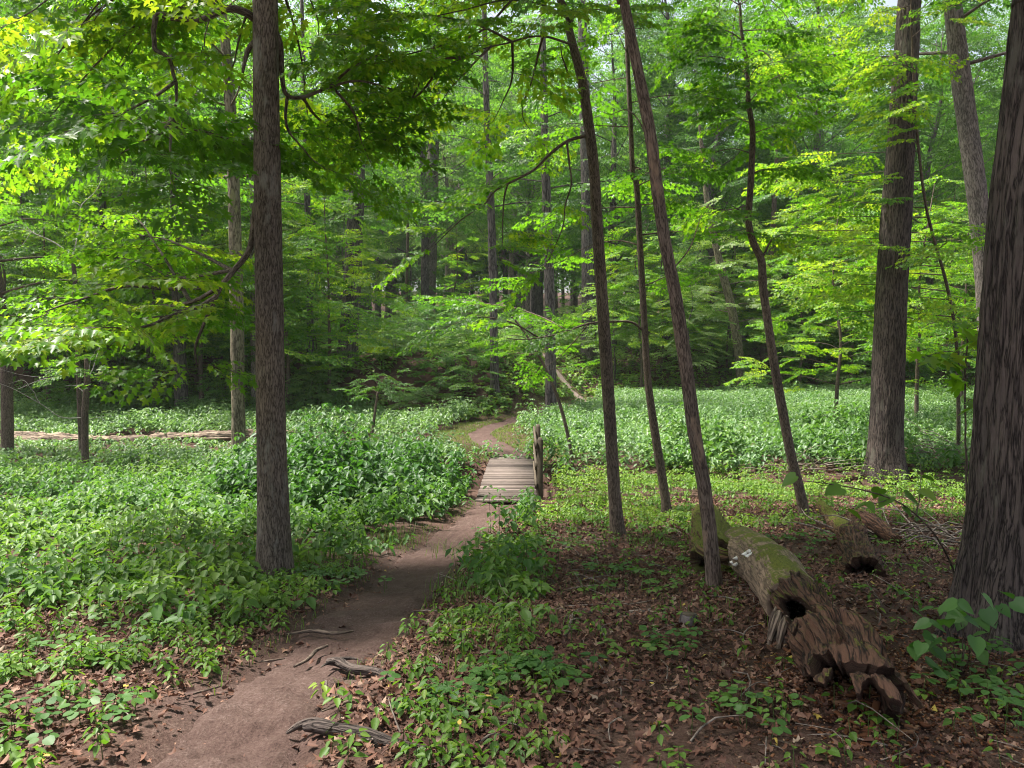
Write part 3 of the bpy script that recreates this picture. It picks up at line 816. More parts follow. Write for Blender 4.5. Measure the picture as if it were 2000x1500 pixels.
# shading crown above the picture and its hanging outer leaves
t1.crown(np.array(pts), 5.0, 6.2, 4, 3.2, 3.4, 0.6, 0.9, 0.42, 0.1, 0.03)
t1.crown(np.array(pts), 7.2, 14.5, 19, 5.2, 2.4, 0.45, 1.3, 0.55, 0.25, 0.05, leaf=1.2, jit=.2)
t1.spine = np.array(pts); T1DONE = True

def lean_tree(name, label, px, widths, leafmat, crown=None, bark='bark_thin', sides=18, n=140, extra=3.0, tm=MAPLE_MID, amp=0.002, flare=0.2, depth_top=0.0):
    """px: pixel polyline from the base up; widths in pixels"""
    b = base_at(*px[0]); Y = b[1]
    t = Tree(name, label, b, M[bark], leafmat, tm)
    m = len(px)
    pts = [b] + [P(x, y, Y + depth_top * (i + 1) / m) for i, (x, y) in enumerate(px[1:])]
    r = [w_ / 2 * Y / F for w_ in widths]
    if extra:
        d = pts[-1] - pts[-2]; d = d / np.linalg.norm(d)
        d = norm(d * 0.6 + np.array([0, 0, 0.5]))
        pts += [pts[-1] + d * extra * 0.5, pts[-1] + d * extra]
        r += [r[-1] * 0.75, r[-1] * 0.2]
    t.trunk(pts, r, sides, n, ridge_disp(amp, 60, 4, t.seed, flare=flare + .35, lobes=4, flh=0.11))
    t.pts = np.array(pts); t.Y = Y
    return t

# --- two slim leaning maples and the saplings right of the bridge
t2 = lean_tree('maple_tree', 'slim maple curving away at its top, first trunk to the right of the footbridge', [(1208, 1040), (1200, 960), (1190, 800), (1177, 600), (1165, 420), (1160, 330), (1148, 230), (1135, 150), (1112, 60), (1112, 36), (1100, 10), (1085, -40)],
               [30, 25, 24, 22, 21, 20, 19, 18, 15, 14, 13, 12], M['maple'], extra=4, tm=MAPLE)
Y2 = t2.Y
t2.branch(Q([(1146, 265, 0), (1110, 275, -.1), (1075, 300, -.2), (1045, 330, -.2), (1010, 350, -.3), (968, 372, -.4), (945, 400, -.5), (900, 430, -.7), (850, 478, -.9)], Y2), 0.024, 0.005, 50, start=0.3, step=0.36, scale=0.75, tint=0.5, wob=0)
for e in ([(1107, 277, -.1), (1112, 320, -.1), (1116, 360, -.1), (1104, 400, 0), (1100, 440, 0), (1080, 490, .1), (1065, 520, .1)], [(992, 358, -.3), (985, 385, -.3), (982, 430, -.3), (980, 510, -.3)], [(1112, 150, 0), (1098, 110, -.1), (1095, 85, -.1)]):
    pp = Q(e, Y2); t2.limb(pp, 0.015, 0.004, 24, wob=0); limb_sprays(t2.f, pp, 0.4, 0.4, 0.65, 0.5)
for e in ([(1125, 90, 0), (1060, 70, -.8), (1000, 82, -1.4), (950, 92, -1.8), (905, 112, -2.1), (860, 130, -2.4)], [(960, 90, -1.8), (930, 120, -1.9), (890, 160, -2.1), (860, 200, -2.2)], [(1000, 82, -1.4), (960, 60, -2), (900, 40, -2.6), (840, 30, -3.1)],
          [(1115, 40, 0), (1060, 10, -.6), (990, 0, -1.3), (900, 20, -2.0), (830, 35, -2.5), (760, 20, -3.0)], [(1000, 0, -1.3), (940, 60, -1.6), (860, 90, -1.8), (780, 110, -2.0), (720, 130, -2.2)], [(905, 112, -2.1), (850, 115, -2.6), (780, 118, -3.0), (720, 115, -3.3)],
          [(1110, 40, 0), (1150, 20, -.6), (1190, 20, -1.1)], [(850, 90, -2), (820, 160, -2.0), (780, 230, -2.1), (740, 270, -2.1)], [(860, 130, -2.4), (810, 190, -1.9), (740, 215, -1.3), (690, 250, -.7)], [(1000, 82, -1.4), (1000, 150, -1.0), (980, 200, -.6), (960, 240, -.2)], [(1060, 70, -.8), (1040, 150, -.2), (1020, 220, .4), (1040, 260, .8)]):
    pp = Q(e, Y2); t2.limb(pp, 0.016, 0.003, 18, wob=0.02); limb_sprays(t2.f, pp, 0.2, 0.5, 0.74, 0.62, leaf=1.1)
t2.crown(t2.pts, 6.6, 10, 14, 3.0, 1.6, 0.45, 1.0, 0.42, 0.25, 0.03)
t2.finish()

t3 = lean_tree('maple_sapling', 'thin dark sapling rising between the curved maple and the peeling leaning one', [(1305, 1005), (1296, 950), (1280, 850), (1265, 740), (1258, 620), (1250, 480), (1243, 360), (1236, 340), (1232, 250), (1226, 120), (1222, 0)],
               [20, 17, 16, 14, 13, 12, 11, 10, 9, 8, 7], M['maple'], extra=3)
Y3 = t3.Y
t3.branch(Q([(1256, 645, 0), (1235, 630, -.1), (1205, 628, -.2), (1150, 632, -.5), (1105, 648, -.7), (1070, 657, -.9), (1020, 663, -1.1), (985, 660, -1.3)], Y3), 0.022, 0.004, 40, start=0.3, step=0.34, scale=0.5, tint=0.45, wob=0)
for e in ([(1110, 646, -.7), (1060, 620, .2), (1000, 600, 1.0), (930, 590, 1.8), (860, 580, 2.6)], [(1150, 632, -.5), (1100, 690, -.2), (1060, 720, .3)], [(1243, 360, 0), (1260, 340, .2), (1290, 330, .5), (1350, 335, 1)], [(1050, 658, -.9), (1000, 630, -1.3), (930, 620, -1.8), (870, 640, -2.1)],
          [(1250, 480, 0), (1210, 470, .3), (1150, 480, .7), (1080, 520, 1.2), (1010, 540, 1.6)], [(1245, 400, 0), (1290, 400, .5), (1340, 420, 1.0), (1380, 420, 1.4)], [(1255, 560, 0), (1300, 540, .6), (1350, 520, 1.2)]):
    pp = Q(e, Y3); t3.limb(pp, 0.012, 0.003, 14, wob=0.02); limb_sprays(t3.f, pp, 0.2, 0.36, 0.6, 0.45)
t3.crown(t3.pts, 3.2, 7, 10, 1.5, 1.1, 0.5, 0.8, 0.42, 0.1, 0.012)
t3.finish()

t4 = lean_tree('leaning_tree', 'slim leaning trunk with peeling pale bark standing beside the mossy log', [(1397, 1150), (1388, 1060), (1375, 950), (1357, 850), (1343, 740), (1328, 640), (1316, 560), (1300, 480), (1285, 380), (1268, 250), (1238, 100), (1218, 0), (1205, -60)],
               [30, 28, 26, 26, 25, 25, 23, 22, 22, 22, 20, 18, 17], M['maple'], extra=5, bark='bark_peel', sides=28, n=240, amp=0.0035, tm=MAPLE)
for e in ([(1275, 300, 0), (1250, 240, .1), (1222, 215, .3), (1190, 225, .6)], [(1310, 530, 0), (1350, 480, .3), (1370, 420, .5)]):
    pp = Q(e, t4.Y); t4.limb(pp, 0.008, 0.003, 14, wob=0.02)
t4.crown(t4.pts, 5.2, 9, 12, 2.8, 1.5, 0.45, 1.0, 0.42, 0.15, 0.03)
t4.finish()

t5 = lean_tree('maple_sapling', 'crooked dark sapling with a kinked stem and its own leafy top, by the broken log', [(1575, 1010), (1560, 950), (1543, 880), (1528, 800), (1510, 700), (1497, 610), (1490, 560), (1487, 510), (1470, 470), (1462, 430), (1466, 360), (1470, 260), (1462, 200), (1458, 120), (1448, 60), (1445, 10)],
               [22, 19, 18, 18, 17, 16, 16, 15, 14, 13, 12, 11, 9, 8, 6, 5], M['maple'], extra=0, n=160)
Y5 = t5.Y
t5.branch(Q([(1490, 500, 0), (1505, 470, .1), (1520, 460, .2)], Y5), 0.018, 0.006, 10, start=0.5, step=0.3, scale=0.6)
for e in ([(1469, 262, 0), (1485, 255, 0), (1500, 250, .1), (1545, 235, .2)], [(1460, 150, 0), (1430, 120, .1), (1395, 110, -.1), (1360, 110, -.2)], [(1462, 200, 0), (1500, 160, .1), (1540, 140, .4), (1570, 130, .5)], [(1452, 80, 0), (1420, 60, -.2), (1390, 60, -.3)], [(1450, 60, 0), (1500, 60, .2), (1540, 80, .4)],
          [(1470, 300, 0), (1430, 290, .3), (1380, 300, .6), (1340, 290, .9)], [(1468, 340, 0), (1500, 330, .4), (1560, 340, .9)], [(1464, 400, 0), (1420, 410, -.3), (1370, 400, -.5)], [(1466, 220, 0), (1430, 200, -.4), (1390, 190, -.9)], [(1460, 160, 0), (1480, 130, -.6), (1520, 120, -1.1)], [(1465, 240, 0), (1440, 230, .8), (1420, 220, 1.4)]):
    pp = Q(e, Y5); t5.limb(pp, 0.01, 0.003, 12, wob=0.01); limb_sprays(t5.f, pp, 0.15, 0.22, 0.68, 0.42, leaf=1.15)


# --- big trunks on the right
b6 = base_at(1730, 930); Y6 = b6[1]
t6 = Tree('oak_tree', 'large dark furrowed trunk at the sunny meadow edge, leaf tiers hanging across it', b6, M['bark_deep'], M['maple'], MAPLE_MID)
pts = [b6] + [P(x, y, Y6) for x, y in ((1730, 880), (1733, 800), (1737, 680), (1743, 540), (1752, 400), (1762, 240), (1772, 80), (1778, -20))]
pts += [pts[-1] + np.array([0.3, 0.2, 3]), pts[-1] + np.array([0.6, 0.4, 8]), pts[-1] + np.array([0.7, 0.5, 13])]
t6.trunk(pts, np.array([38, 32, 30, 29, 28, 27, 24, 21, 20, 17, 11, 3]) * Y6 / F, 120, 420, ridge_disp(0.017, 22, 2.2, 9, flare=0.38, lobes=5, flh=0.4))
t6.crown(np.array(pts), 9.6, 22, 22, 5.5, 2.2, 0.35, 1.6, 0.7, 0.3, 0.07)
t6.finish(twigs=False)

b8 = base_at(1960, 1255); b8[0] += 0.06; Y8 = b8[1]
t8 = Tree('oak_tree', 'massive dark trunk with deeply ridged bark, closest tree beside the hollow log', b8, M['bark_deep'], M['maple'], MAPLE_MID)
pts = [b8] + [P(x, y, Y8) for x, y in ((1985, 1150), (1998, 1000), (2008, 800), (2020, 600), (2037, 400), (2060, 200), (2080, 0), (2090, -100))]
pts += [pts[-1] + np.array([0.3, 0.2, 3]), pts[-1] + np.array([0.5, 0.4, 8])]
t8.trunk(pts, np.array([112, 102, 96, 92, 90, 88, 86, 84, 82, 62, 20]) * Y8 / F, 240, 520, ridge_disp(0.016, 30, 3.2, 2, flare=0.45, lobes=6, flh=0.30, ph=0.9))
t8.crown(np.array(pts), 5.5, 12, 26, 5.5, 3.0, 0.4, 1.35, 0.5, 0.25, 0.07, jit=.2)
t8.finish(twigs=False)

t7 = lean_tree('pale_tree', 'pale grey leaning trunk between the two big dark trunks', [(1935, 880), (1932, 760), (1928, 600), (1918, 470), (1903, 340), (1888, 230), (1872, 110), (1860, 0), (1852, -80)],
               [40, 36, 36, 36, 36, 35, 33, 30, 28], M['canopy'], bark='bark_pale', sides=48, n=200, amp=0.012, extra=9)
t7.crown(t7.pts, 9, 18, 16, 4, 2, 0.4, 1.4, 0.6, 0.2, 0.05)
t7.finish(twigs=False)

# understory maple whose leaf tiers hang across the large trunk
t9 = lean_tree('maple_tree', 'thin stemmed maple behind the large furrowed trunk, spreading flat leaf tiers across it', [(1872, 905), (1872, 800), (1870, 700), (1862, 620), (1845, 540), (1825, 470), (1808, 400), (1795, 300), (1786, 180), (1780, 40)], [8, 7, 6, 6, 5.5, 5, 5, 4.5, 4, 3], M['maple'], extra=2, sides=10, n=80, depth_top=-2.6)
t9.crown(t9.pts, 1.6, 10, 32, 3.4, 2.4, 0.6, 0.85, 0.4, 0.08, 0.014, jit=.12, az=(2.2, 4.9))
t9.finish(twigs=False)
def hang(t, y0, targets, tint=.5, sc_=.72, step=.34, r0=.02):
    """limbs that start on the trunk above the picture and droop to where their leaves show"""
    for px, py, dY in targets:
        e = P(px, py, y0 + dY); sp = t.pts if hasattr(t, 'pts') else t.spine
        q = catmull(sp, 80); st = q[np.abs(q[:, 2] - (e[2] + random.uniform(.5, 1.3))).argmin()]
        h = e - st
        pts = [st, st + h * .35 + [0, 0, .35], st + h * .7 + [0, 0, .3], e]
        t.limb(pts, r0, .004, 16, wob=.04); limb_sprays(t.f, pts, .35, step, sc_, tint, leaf=1.1)
hang(t1, Y1, [(40, 40, -.6), (130, 90, .3), (60, 170, .8), (180, 40, -1.0), (230, 130, 1.2), (400, 90, -.5), (440, 200, 1.0), (60, 290, 1.5), (620, 70, .4), (680, 120, 1.2), (610, 230, 1.4), (400, 20, .6), (280, 20, 1.2), (700, 20, 1.8), (150, 260, 2.2)], .68, .78, .46)
t1.finish()
hang(t5, Y5, [(1400, 40, -.6), (1340, 90, .4), (1500, 30, .3), (1560, 80, .8), (1420, 160, .8), (1540, 200, -.4), (1380, 230, .5)], .45, .7, .3, .01)
t5.finish()
# --- mid distance trunks with their own outline
def mid_tree(name, label, px, widths, bark='bark_far', leafmat='canopy', crown=None, extra=6, group=None, amp=0.008, flare=0.25, tint=0.45):
    t = lean_tree(name, label, px, widths, M[leafmat] if leafmat else None, bark=bark, sides=26, n=120, extra=extra, amp=amp, flare=flare)
    if group: t.root['group'] = group
    if crown:
        z0, z1, nl, a, b, s = crown
        t.crown(t.pts, z0, z1, nl, a, b, tint, s, 0.5 * s, 0.15, 0.035)
    t.finish(twigs=False, keep=0.6 if -8 < t.base[0] < 6 else 0.85)
    return t
mid_tree('rough_barked_tree', 'slim rough mottled trunk just behind the near maple, by the fallen trunk', [(467, 882), (465, 780), (463, 640), (460, 500), (455, 320), (448, 180), (438, 60), (430, -20)], [27, 25, 25, 24, 22, 20, 17, 15], 'bark_moss', 'maple', (5.5, 14, 18, 3.4, 1.6, 1.2))
mid_tree('dark_tree', 'short dark stem at the edge by the root end of the fallen trunk', [(14, 890), (14, 800), (11, 700), (-4, 560), (-25, 420), (-50, 250), (-80, 60)], [24, 21, 20, 19, 18, 16, 12], 'bark_thin', 'maple', (2.2, 11, 20, 3.2, 1.2, 1.1))
mid_tree('slender_tree', 'slender dark trunk on the bank left of where the path climbs', [(966, 766), (965, 680), (963, 560), (960, 440), (956, 340), (950, 200)], [19, 16, 15, 15, 14, 12], 'bark_far', 'canopy', (6.5, 16, 14, 3.2, 1.5, 1.3), 7)
mid_tree('maple_tree', 'grey trunk on the inside of the path bend beyond the footbridge', [(1076, 808), (1076, 740), (1074, 640), (1072, 520), (1068, 400), (1064, 280)], [24, 21, 20, 19, 17, 15], 'bark_far', 'canopy', (7.5, 18, 16, 3.6, 1.8, 1.4), 8)
mid_tree('twin_trunk_tree', 'thick dark trunk at the top of the slope right of the climbing path', [(1150, 705), (1150, 640), (1150, 560), (1149, 430), (1146, 300), (1140, 150)], [34, 29, 28, 27, 25, 20], 'bark_far', 'canopy', (8, 22, 18, 4.5, 2, 1.8), 9)
mid_tree('mossy_tree', 'leaning pale mossy trunk at the far edge of the sunny meadow', [(1449, 766), (1444, 700), (1436, 640), (1424, 580), (1410, 530), (1396, 470), (1382, 400)], [19, 17, 17, 16, 15, 13, 11], 'bark_moss', 'pale', (2.2, 9, 16, 2.6, 1.5, 1.2), 5, tint=0.85)
mid_tree('broad_tree', 'broad dark trunk on the bank right of the near maple', [(678, 705), (682, 640), (688, 560), (692, 470), (696, 380), (700, 250)], [44, 36, 34, 32, 30, 26], 'bark_far', 'canopy', (7, 20, 20, 4.5, 2.2, 1.7), 9)
mid_tree('slender_tree', 'slender trunk just left of the broad dark trunk on the bank', [(606, 700), (606, 620), (604, 520), (601, 420), (598, 340), (594, 200)], [14, 12, 12, 11, 10, 9], 'bark_far', 'canopy', (6.5, 15, 12, 3, 1.5, 1.3), 7)
mid_tree('grey_tree', 'grey ridged trunk upright above the dark cut bank', [(836, 668), (838, 600), (840, 520), (842, 430), (845, 340), (848, 200)], [28, 25, 25, 24, 23, 20], 'bark_pale', 'canopy', (9, 24, 18, 4.5, 2.2, 1.9), 10)
mid_tree('pink_grey_tree', 'pale leaning trunk far up the hill above the cut bank', [(758, 640), (764, 590), (769, 530), (773, 450), (776, 330)], [22, 20, 19, 18, 16], 'bark_pale', 'canopy', (10, 26, 14, 4.5, 2.2, 2.0), 10)
mid_tree('pink_grey_tree', 'paler thin trunk on the hill just left of the leaning one', [(712, 634), (710, 580), (707, 500), (704, 400)], [14, 12, 12, 10], 'bark_pale', 'canopy', (9, 22, 12, 4, 2, 1.9), 10)
mid_tree('dark_post_tree', 'dark thin broken stem standing among weeds on the hill', [(791, 660), (792, 610), (795, 540), (797, 400)], [8, 7, 6, 5], 'bark_thin', 'canopy', (6, 16, 8, 2.5, 1.2, 1.5), 5)
mid_tree('dark_tree', 'dark thick trunk in shade behind the drooping maple branch', [(355, 805), (352, 720), (348, 600), (344, 480), (340, 300)], [28, 24, 22, 20, 17], 'bark_far', 'canopy', (7, 20, 18, 4.5, 2.2, 1.6), 9)
mid_tree('dark_tree', 'shaded trunk on the bank further left than the drooping branch', [(205, 770), (205, 700), (203, 600), (200, 450)], [26, 22, 20, 17], 'bark_far', 'canopy', (7, 20, 16, 4.5, 2.2, 1.6), 9)
mid_tree('slender_tree', 'slim shaded trunk hidden close behind the near maple trunk', [(498, 800), (497, 700), (496, 600), (494, 450)], [16, 14, 13, 11], 'bark_pale', None, None, 6)
mid_tree('dark_tree', 'dark trunk leaning behind the crooked sapling at the meadow edge', [(1490, 728), (1494, 660), (1500, 590), (1508, 480)], [16, 14, 13, 11], 'bark_thin', 'canopy', (4, 15, 14, 3.6, 1.8, 1.4), 7)

# --- small saplings with stems seen
ts = lean_tree('dead_topped_sapling', 'small sapling with bare pale twigs standing in front of the fallen trunk', [(167, 918), (166, 860), (166, 800), (170, 745), (168, 700)], [15, 13, 13, 11, 7], M['maple'], extra=0, n=60, sides=10)
Ys = ts.Y
mbp = MB()
for e, a in (([(170, 745, 0), (182, 720, .1), (190, 690, .2), (205, 655, .3), (212, 640, .3)], .016), ([(172, 735, 0), (178, 700, -.1), (190, 680, -.2)], .01), ([(166, 815, 0), (120, 815, -.2), (80, 790, -.5), (35, 765, -.8), (-10, 745, -1)], .014), ([(80, 790, -.5), (50, 745, -.7), (15, 750, -.8)], .008),
             ([(168, 770, 0), (150, 755, .1), (130, 752, .2)], .012), ([(35, 760, -.8), (80, 742, -.9), (115, 737, -1), (60, 735, -1.2), (0, 720, -1.4)], .009), ([(166, 820, 0), (195, 815, .2), (215, 812, .3)], .008)):
    tube(mbp, Q(e, Ys), np.linspace(a, a * .25, len(e)), 5, 20, wob=0.03, seed=random.randrange(99))
mbp.build('bare_branch', M['pale_twig'], ts.root, True, ts.base)
for e in ([(168, 700, 0), (160, 690, .2), (140, 700, .6)], [(170, 745, 0), (200, 735, .5), (240, 730, 1.0)], [(168, 700, 0), (150, 720, -.6), (120, 730, -1.2)]):
    limb_sprays(ts.f, Q(e, Ys), 0, 0.3, 0.7, 0.6)
ts.finish()
tb = lean_tree('bare_sapling', 'thin bare branched sapling with pale twigs among the leaves, above the fallen trunk', [(160, 895), (154, 760), (150, 640), (146, 540), (140, 505), (128, 488)], [10, 9, 8, 8, 7, 6], None, bark='bark_thin', extra=0, sides=8, n=60)
mbp = MB()
for e, a in (([(128, 488, 0), (100, 470, 0), (65, 455, -.1), (50, 440, -.1), (42, 432, -.1)], .02), ([(140, 505, 0), (150, 470, 0), (158, 430, .1), (160, 400, .1), (185, 375, .2), (198, 350, .2)], .02), ([(75, 460, 0), (45, 448, .1), (15, 452, .2)], .012), ([(60, 455, 0), (40, 480, -.1), (20, 462, -.2)], .01), ([(75, 458, 0), (85, 445, 0), (88, 438, 0)], .008), ([(157, 402, 0), (140, 390, 0), (122, 380, 0)], .008), ([(144, 512, 0), (180, 500, .1), (200, 490, .2)], .01)):
    tube(mbp, Q(e, tb.Y), np.linspace(a, a * .3, len(e)), 5, 20, wob=0.02, seed=random.randrange(99))
mbp.build('bare_branch', M['pale_twig'], tb.root, True, tb.base)
tb.finish()
tp = lean_tree('arching_sapling', 'whip thin sapling arching up to the left just beyond the footbridge railing', [(1121, 922), (1113, 870), (1100, 812), (1085, 765), (1068, 725), (1050, 690), (1035, 665), (1010, 630), (985, 605)], [7, 7, 6.5, 6, 5.5, 5, 4.5, 4, 3], M['maple'], extra=0, sides=8, n=60, amp=0.001)
for e in ([(1035, 665, 0), (1010, 655, -.3), (985, 660, -.5), (950, 665, -.8)], [(1010, 630, 0), (960, 620, .3), (910, 612, .6)], [(985, 605, 0), (940, 590, -.2), (900, 585, -.4)], [(1050, 690, 0), (1010, 690, .4), (970, 690, .8)], [(1068, 725, 0), (1100, 715, .2), (1140, 708, .4)], [(1020, 645, 0), (1060, 625, .3), (1110, 620, .5)]):
    pp = Q(e, tp.Y); tp.limb(pp, 0.008, 0.002, 12, wob=0.01); limb_sprays(tp.f, pp, 0.2, 0.34, 0.42, 0.45)
tp.finish()
tq = lean_tree('maple_sapling', 'little leafy sapling alone in the nettles between near maple and footbridge', [(724, 880), (728, 840), (733, 800), (738, 765)], [6, 6, 5, 4], M['nettle'], extra=0, sides=7, n=30, amp=0.001)
for k in range(7):
    a = k * 2.4; p = tq.pts[-1] + np.array([0, 0, 0.16 * (k % 4) - .2]); pp = np.array([p, p + np.array([math.cos(a), math.sin(a), .4]) * 0.35, p + np.array([math.cos(a) * .7, math.sin(a) * .7, .25])])
    tq.limb(pp, 0.008, 0.002, 8); limb_sprays(tq.f, pp, 0.1, 0.3, 0.45, 0.3)
tq.finish()

# --- sapling with big leaves next to the massive trunk, and the low sprig crossing in front
def big_leaves(mb, pts, size, tint, tm=HEART, down=0.5):
    pts = np.array(pts); n = len(pts)
    a = rng.uniform(0, 2 * np.pi, n)
    d = np.stack([np.cos(a), np.sin(a) * 0.8, -np.full(n, down) * rng.uniform(0.3, 1.4, n)], 1)
    nn = np.stack([rng.normal(0, .3, n), rng.normal(-.15, .3, n), np.ones(n)], 1)
    add_leaves(mb, tm, pts, d, nn, size * rng.uniform(0.7, 1.2, n), np.clip(tint + rng.normal(0, .15, n), 0, 1))
def sprig(name, label, base, stems, leaves, size, leafmat, tint, tm=MAPLE):
    root = empty(name, base, label, 'sapling')
    w_, lf = MB(), MB()
    for pts, a, b in stems: tube(w_, pts, np.linspace(a, b, len(pts)), 7, 40, wob=0.006, seed=random.randrange(99))
    big_leaves(lf, leaves, size, tint, tm)
    lf.build('crown', leafmat, root, False, base)
    w_.build('trunk', M['bark_thin'], root, True, base)
Yg = 4.7
bs = base_at(1884, 1180); Yb = bs[1]
stems = [(np.array([bs] + [P(x, y, Yb) for x, y in ((1886, 1050), (1888, 950), (1886, 850), (1885, 760), (1888, 660))]), 0.010, 0.005)]
lv = []
for (x0, y0_, x1, y1_, k) in ((1885, 690, 1800, 700, 9), (1888, 670, 1925, 650, 7), (1885, 740, 1850, 745, 7), (1884, 800, 1900, 780, 5), (1888, 660, 1890, 640, 6), (1880, 720, 1830, 690, 6)):
    stems.append((np.array([P(x0, y0_, Yb), P((x0 + x1) / 2, (y0_ + y1_) / 2 - 8, Yb - .05), P(x1, y1_, Yb - .1)]), .004, .0015))
    for j in range(k):
        t = random.uniform(.3, 1.05); lv.append(P(x0 + (x1 - x0) * t + random.gauss(0, 6), y0_ + (y1_ - y0_) * t + random.gauss(0, 8), Yb - .1 * t + random.gauss(0, .1)))
sprig('maple_seedling', 'young maple with large bright leaves rising just left of the massive ridged trunk', bs, stems, lv, 0.12, M['maple'], 0.72)
bs = base_at(1878, 1215); Yb = bs[1]
arch = [bs] + [P(x, y, Yb + d) for x, y, d in ((1866, 1130, -.1), (1835, 1060, -.3), (1790, 1005, -.5), (1740, 975, -.7), (1690, 958, -.8), (1620, 945, -.9), (1550, 938, -1.0))]
stems = [(np.array(arch), .007, .002)]
stems.append((np.array([P(1790, 1005, Yb - .5), P(1798, 960, Yb - .5), P(1800, 905, Yb - .5)]), .004, .0015))
stems.append((np.array([P(1740, 975, Yb - .7), P(1700, 985, Yb - .75), P(1660, 990, Yb - .8)]), .003, .001))
lv = [P(x + random.gauss(0, 4), y + random.gauss(0, 4), Yb + d) for x, y, d in ((1545, 938, -1), (1600, 942, -.95), (1640, 950, -.9), (1690, 975, -.8), (1720, 955, -.75), (1745, 968, -.7), (1770, 965, -.6), (1790, 960, -.6), (1665, 990, -.8), (1700, 984, -.75), (1800, 930, -.5), (1830, 965, -.4), (1760, 985, -.6), (1812, 955, -.5))]
sprig('arching_seedling', 'thin sprig arching low over the forest floor with a row of flat glossy leaves', bs, stems, lv, 0.10, M['weed'], 0.45, HEART)
bs = base_at(1872, 1330); Yb = bs[1]
stems, lv = [], []
for k in range(8):
    x, y = 1872 + random.uniform(-60, 90), 1180 + random.uniform(-40, 110)
    stems.append((np.array([bs, P((1872 + x) / 2 + 6, (1330 + y) / 2, Yb - .05), P(x, y, Yb - random.uniform(0, .3))]), .004, .0015))
    for j in range(5): lv.append(P(x + random.gauss(0, 24), y + random.gauss(0, 22), Yb - random.uniform(0, .35)))
sprig('leafy_seedling', 'dark green seedling with broad leaves against the foot of the massive trunk', bs, stems, lv, 0.085, M['nettle'], 0.3, HEART)

# ------------------------------------------------------------------ repeated forest trees (one of each kind, then copies)
def proto(name, H, tr, z0, nl, lr0, lr1, scale, step, bark, leafmat, tint, tm=LEAF3, leaf=1.0, lean=0.3, top=0.95, rise=0.2, jit=0.0, lw=0.3):
    root = bpy.data.objects.new(name, None); COL.objects.link(root)
    t = Tree.__new__(Tree); t.base = np.zeros(3); t.root = root; t.w = MB(); t.f = Foliage(); t.bark = bark; t.lm = leafmat; t.tm = tm; t.seed = random.randrange(999)
    pts = np.array([[0, 0, -0.3]] + [[random.gauss(0, lean) * k / 4, random.gauss(0, lean) * k / 4, H * k / 5] for k in range(1, 6)])
    t.trunk(pts, np.linspace(1, 0.12, 6) * tr, 14, 40, ridge_disp(tr * 0.05, 6 / max(tr, .1), 1.0, t.seed, flare=0.3, lobes=5, flh=0.35))
    t.crown(pts, z0, H * top, nl, lr0, lr1, tint, scale, step, rise, tr * lw, leaf, jit=jit)
    t.finish(twigs=False)
    return root
def canopy_proto(H, tr, z0, R_, nc, bark, leafmat, tint, seed, leaf=0.85):
    root = bpy.data.objects.new('canopy_tree', None); COL.objects.link(root)
    t = Tree.__new__(Tree); t.base = np.zeros(3); t.root = root; t.w = MB(); t.f = Foliage(); t.bark = bark; t.lm = leafmat; t.tm = LEAF3; t.seed = seed
    pts = np.array([[0, 0, -0.3]] + [[random.gauss(0, .25) * k / 4, random.gauss(0, .25) * k / 4, H * .86 * k / 5] for k in range(1, 6)])
    t.trunk(pts, np.array([1, .9, .78, .62, .4, .12]) * tr, 14, 40, ridge_disp(tr * 0.05, 6 / max(tr, .1), 1.0, seed, flare=0.3, lobes=5, flh=0.35))
    q = catmull(pts, 50)
    for k in range(nc):
        u = (k + random.random()) / nc
        z = z0 + (H - z0) * u
        env = R_ * math.sqrt(max(0.05, 1 - ((u - 0.42) / 0.62) ** 2))
        a = k * 2.399 + random.uniform(-.5, .5); rr = env * math.sqrt(random.uniform(0.12, 1.0))
        c = np.array([rr * math.cos(a), rr * math.sin(a), z])
        p = q[np.abs(q[:, 2] - max(z0 * .75, z - 0.55 * rr - 1.0)).argmin()]
        m_ = p * .45 + c * .55 + np.array([random.gauss(0, .2), random.gauss(0, .2), -0.12 * rr])
        t.limb([p, m_, c], tr * .2 * (1.1 - u * .6), .012, 7, 4)
        ct = np.clip(tint + random.gauss(0, .15), 0, 1); cs = random.uniform(.8, 1.25)
        for j in range(10):
            b = j * 2.399 + random.random(); up = random.uniform(-.55, .5)
            t.f.spray(c + np.array([random.gauss(0, .25), random.gauss(0, .25), random.gauss(0, .35) + .25 * up]), [math.cos(b), math.sin(b), up - .1], cs * random.uniform(1.0, 1.5), ct, random.gauss(0, .5), leaf)
    t.finish(twigs=False)
    return root
PROTO = {}
PROTO['canopy'] = [canopy_proto(25, 0.30, 8.0, 5.6, 48, M['bark_far'], M['canopy'], 0.4, 3), canopy_proto(26, 0.34, 9.0, 6.0, 50, M['bark_far'], M['canopy'], 0.5, 5), canopy_proto(22, 0.24, 6.5, 5.0, 44, M['bark_far'], M['maple'], 0.35, 7), canopy_proto(24, 0.26, 8.0, 5.4, 46, M['bark_pale'], M['pale'], 0.5, 9)]
PROTO['under'] = [proto('understory_maple', 9.5, 0.085, 1.8 + 0.3 * k, 26, 3.2, 1.2, 1.0, 0.42, M['bark_thin'], M['maple'], 0.55, MAPLE_MID, lean=0.25, rise=0.2, jit=0.22, lw=.2) for k in range(3)] + [proto('understory_maple', 8.5, 0.08, 2.0, 24, 2.9, 1.1, 1.05, 0.42, M['bark_far'], M['pale'], 0.6, LEAF3, lean=0.2, rise=0.2, jit=.22, lw=.2)]
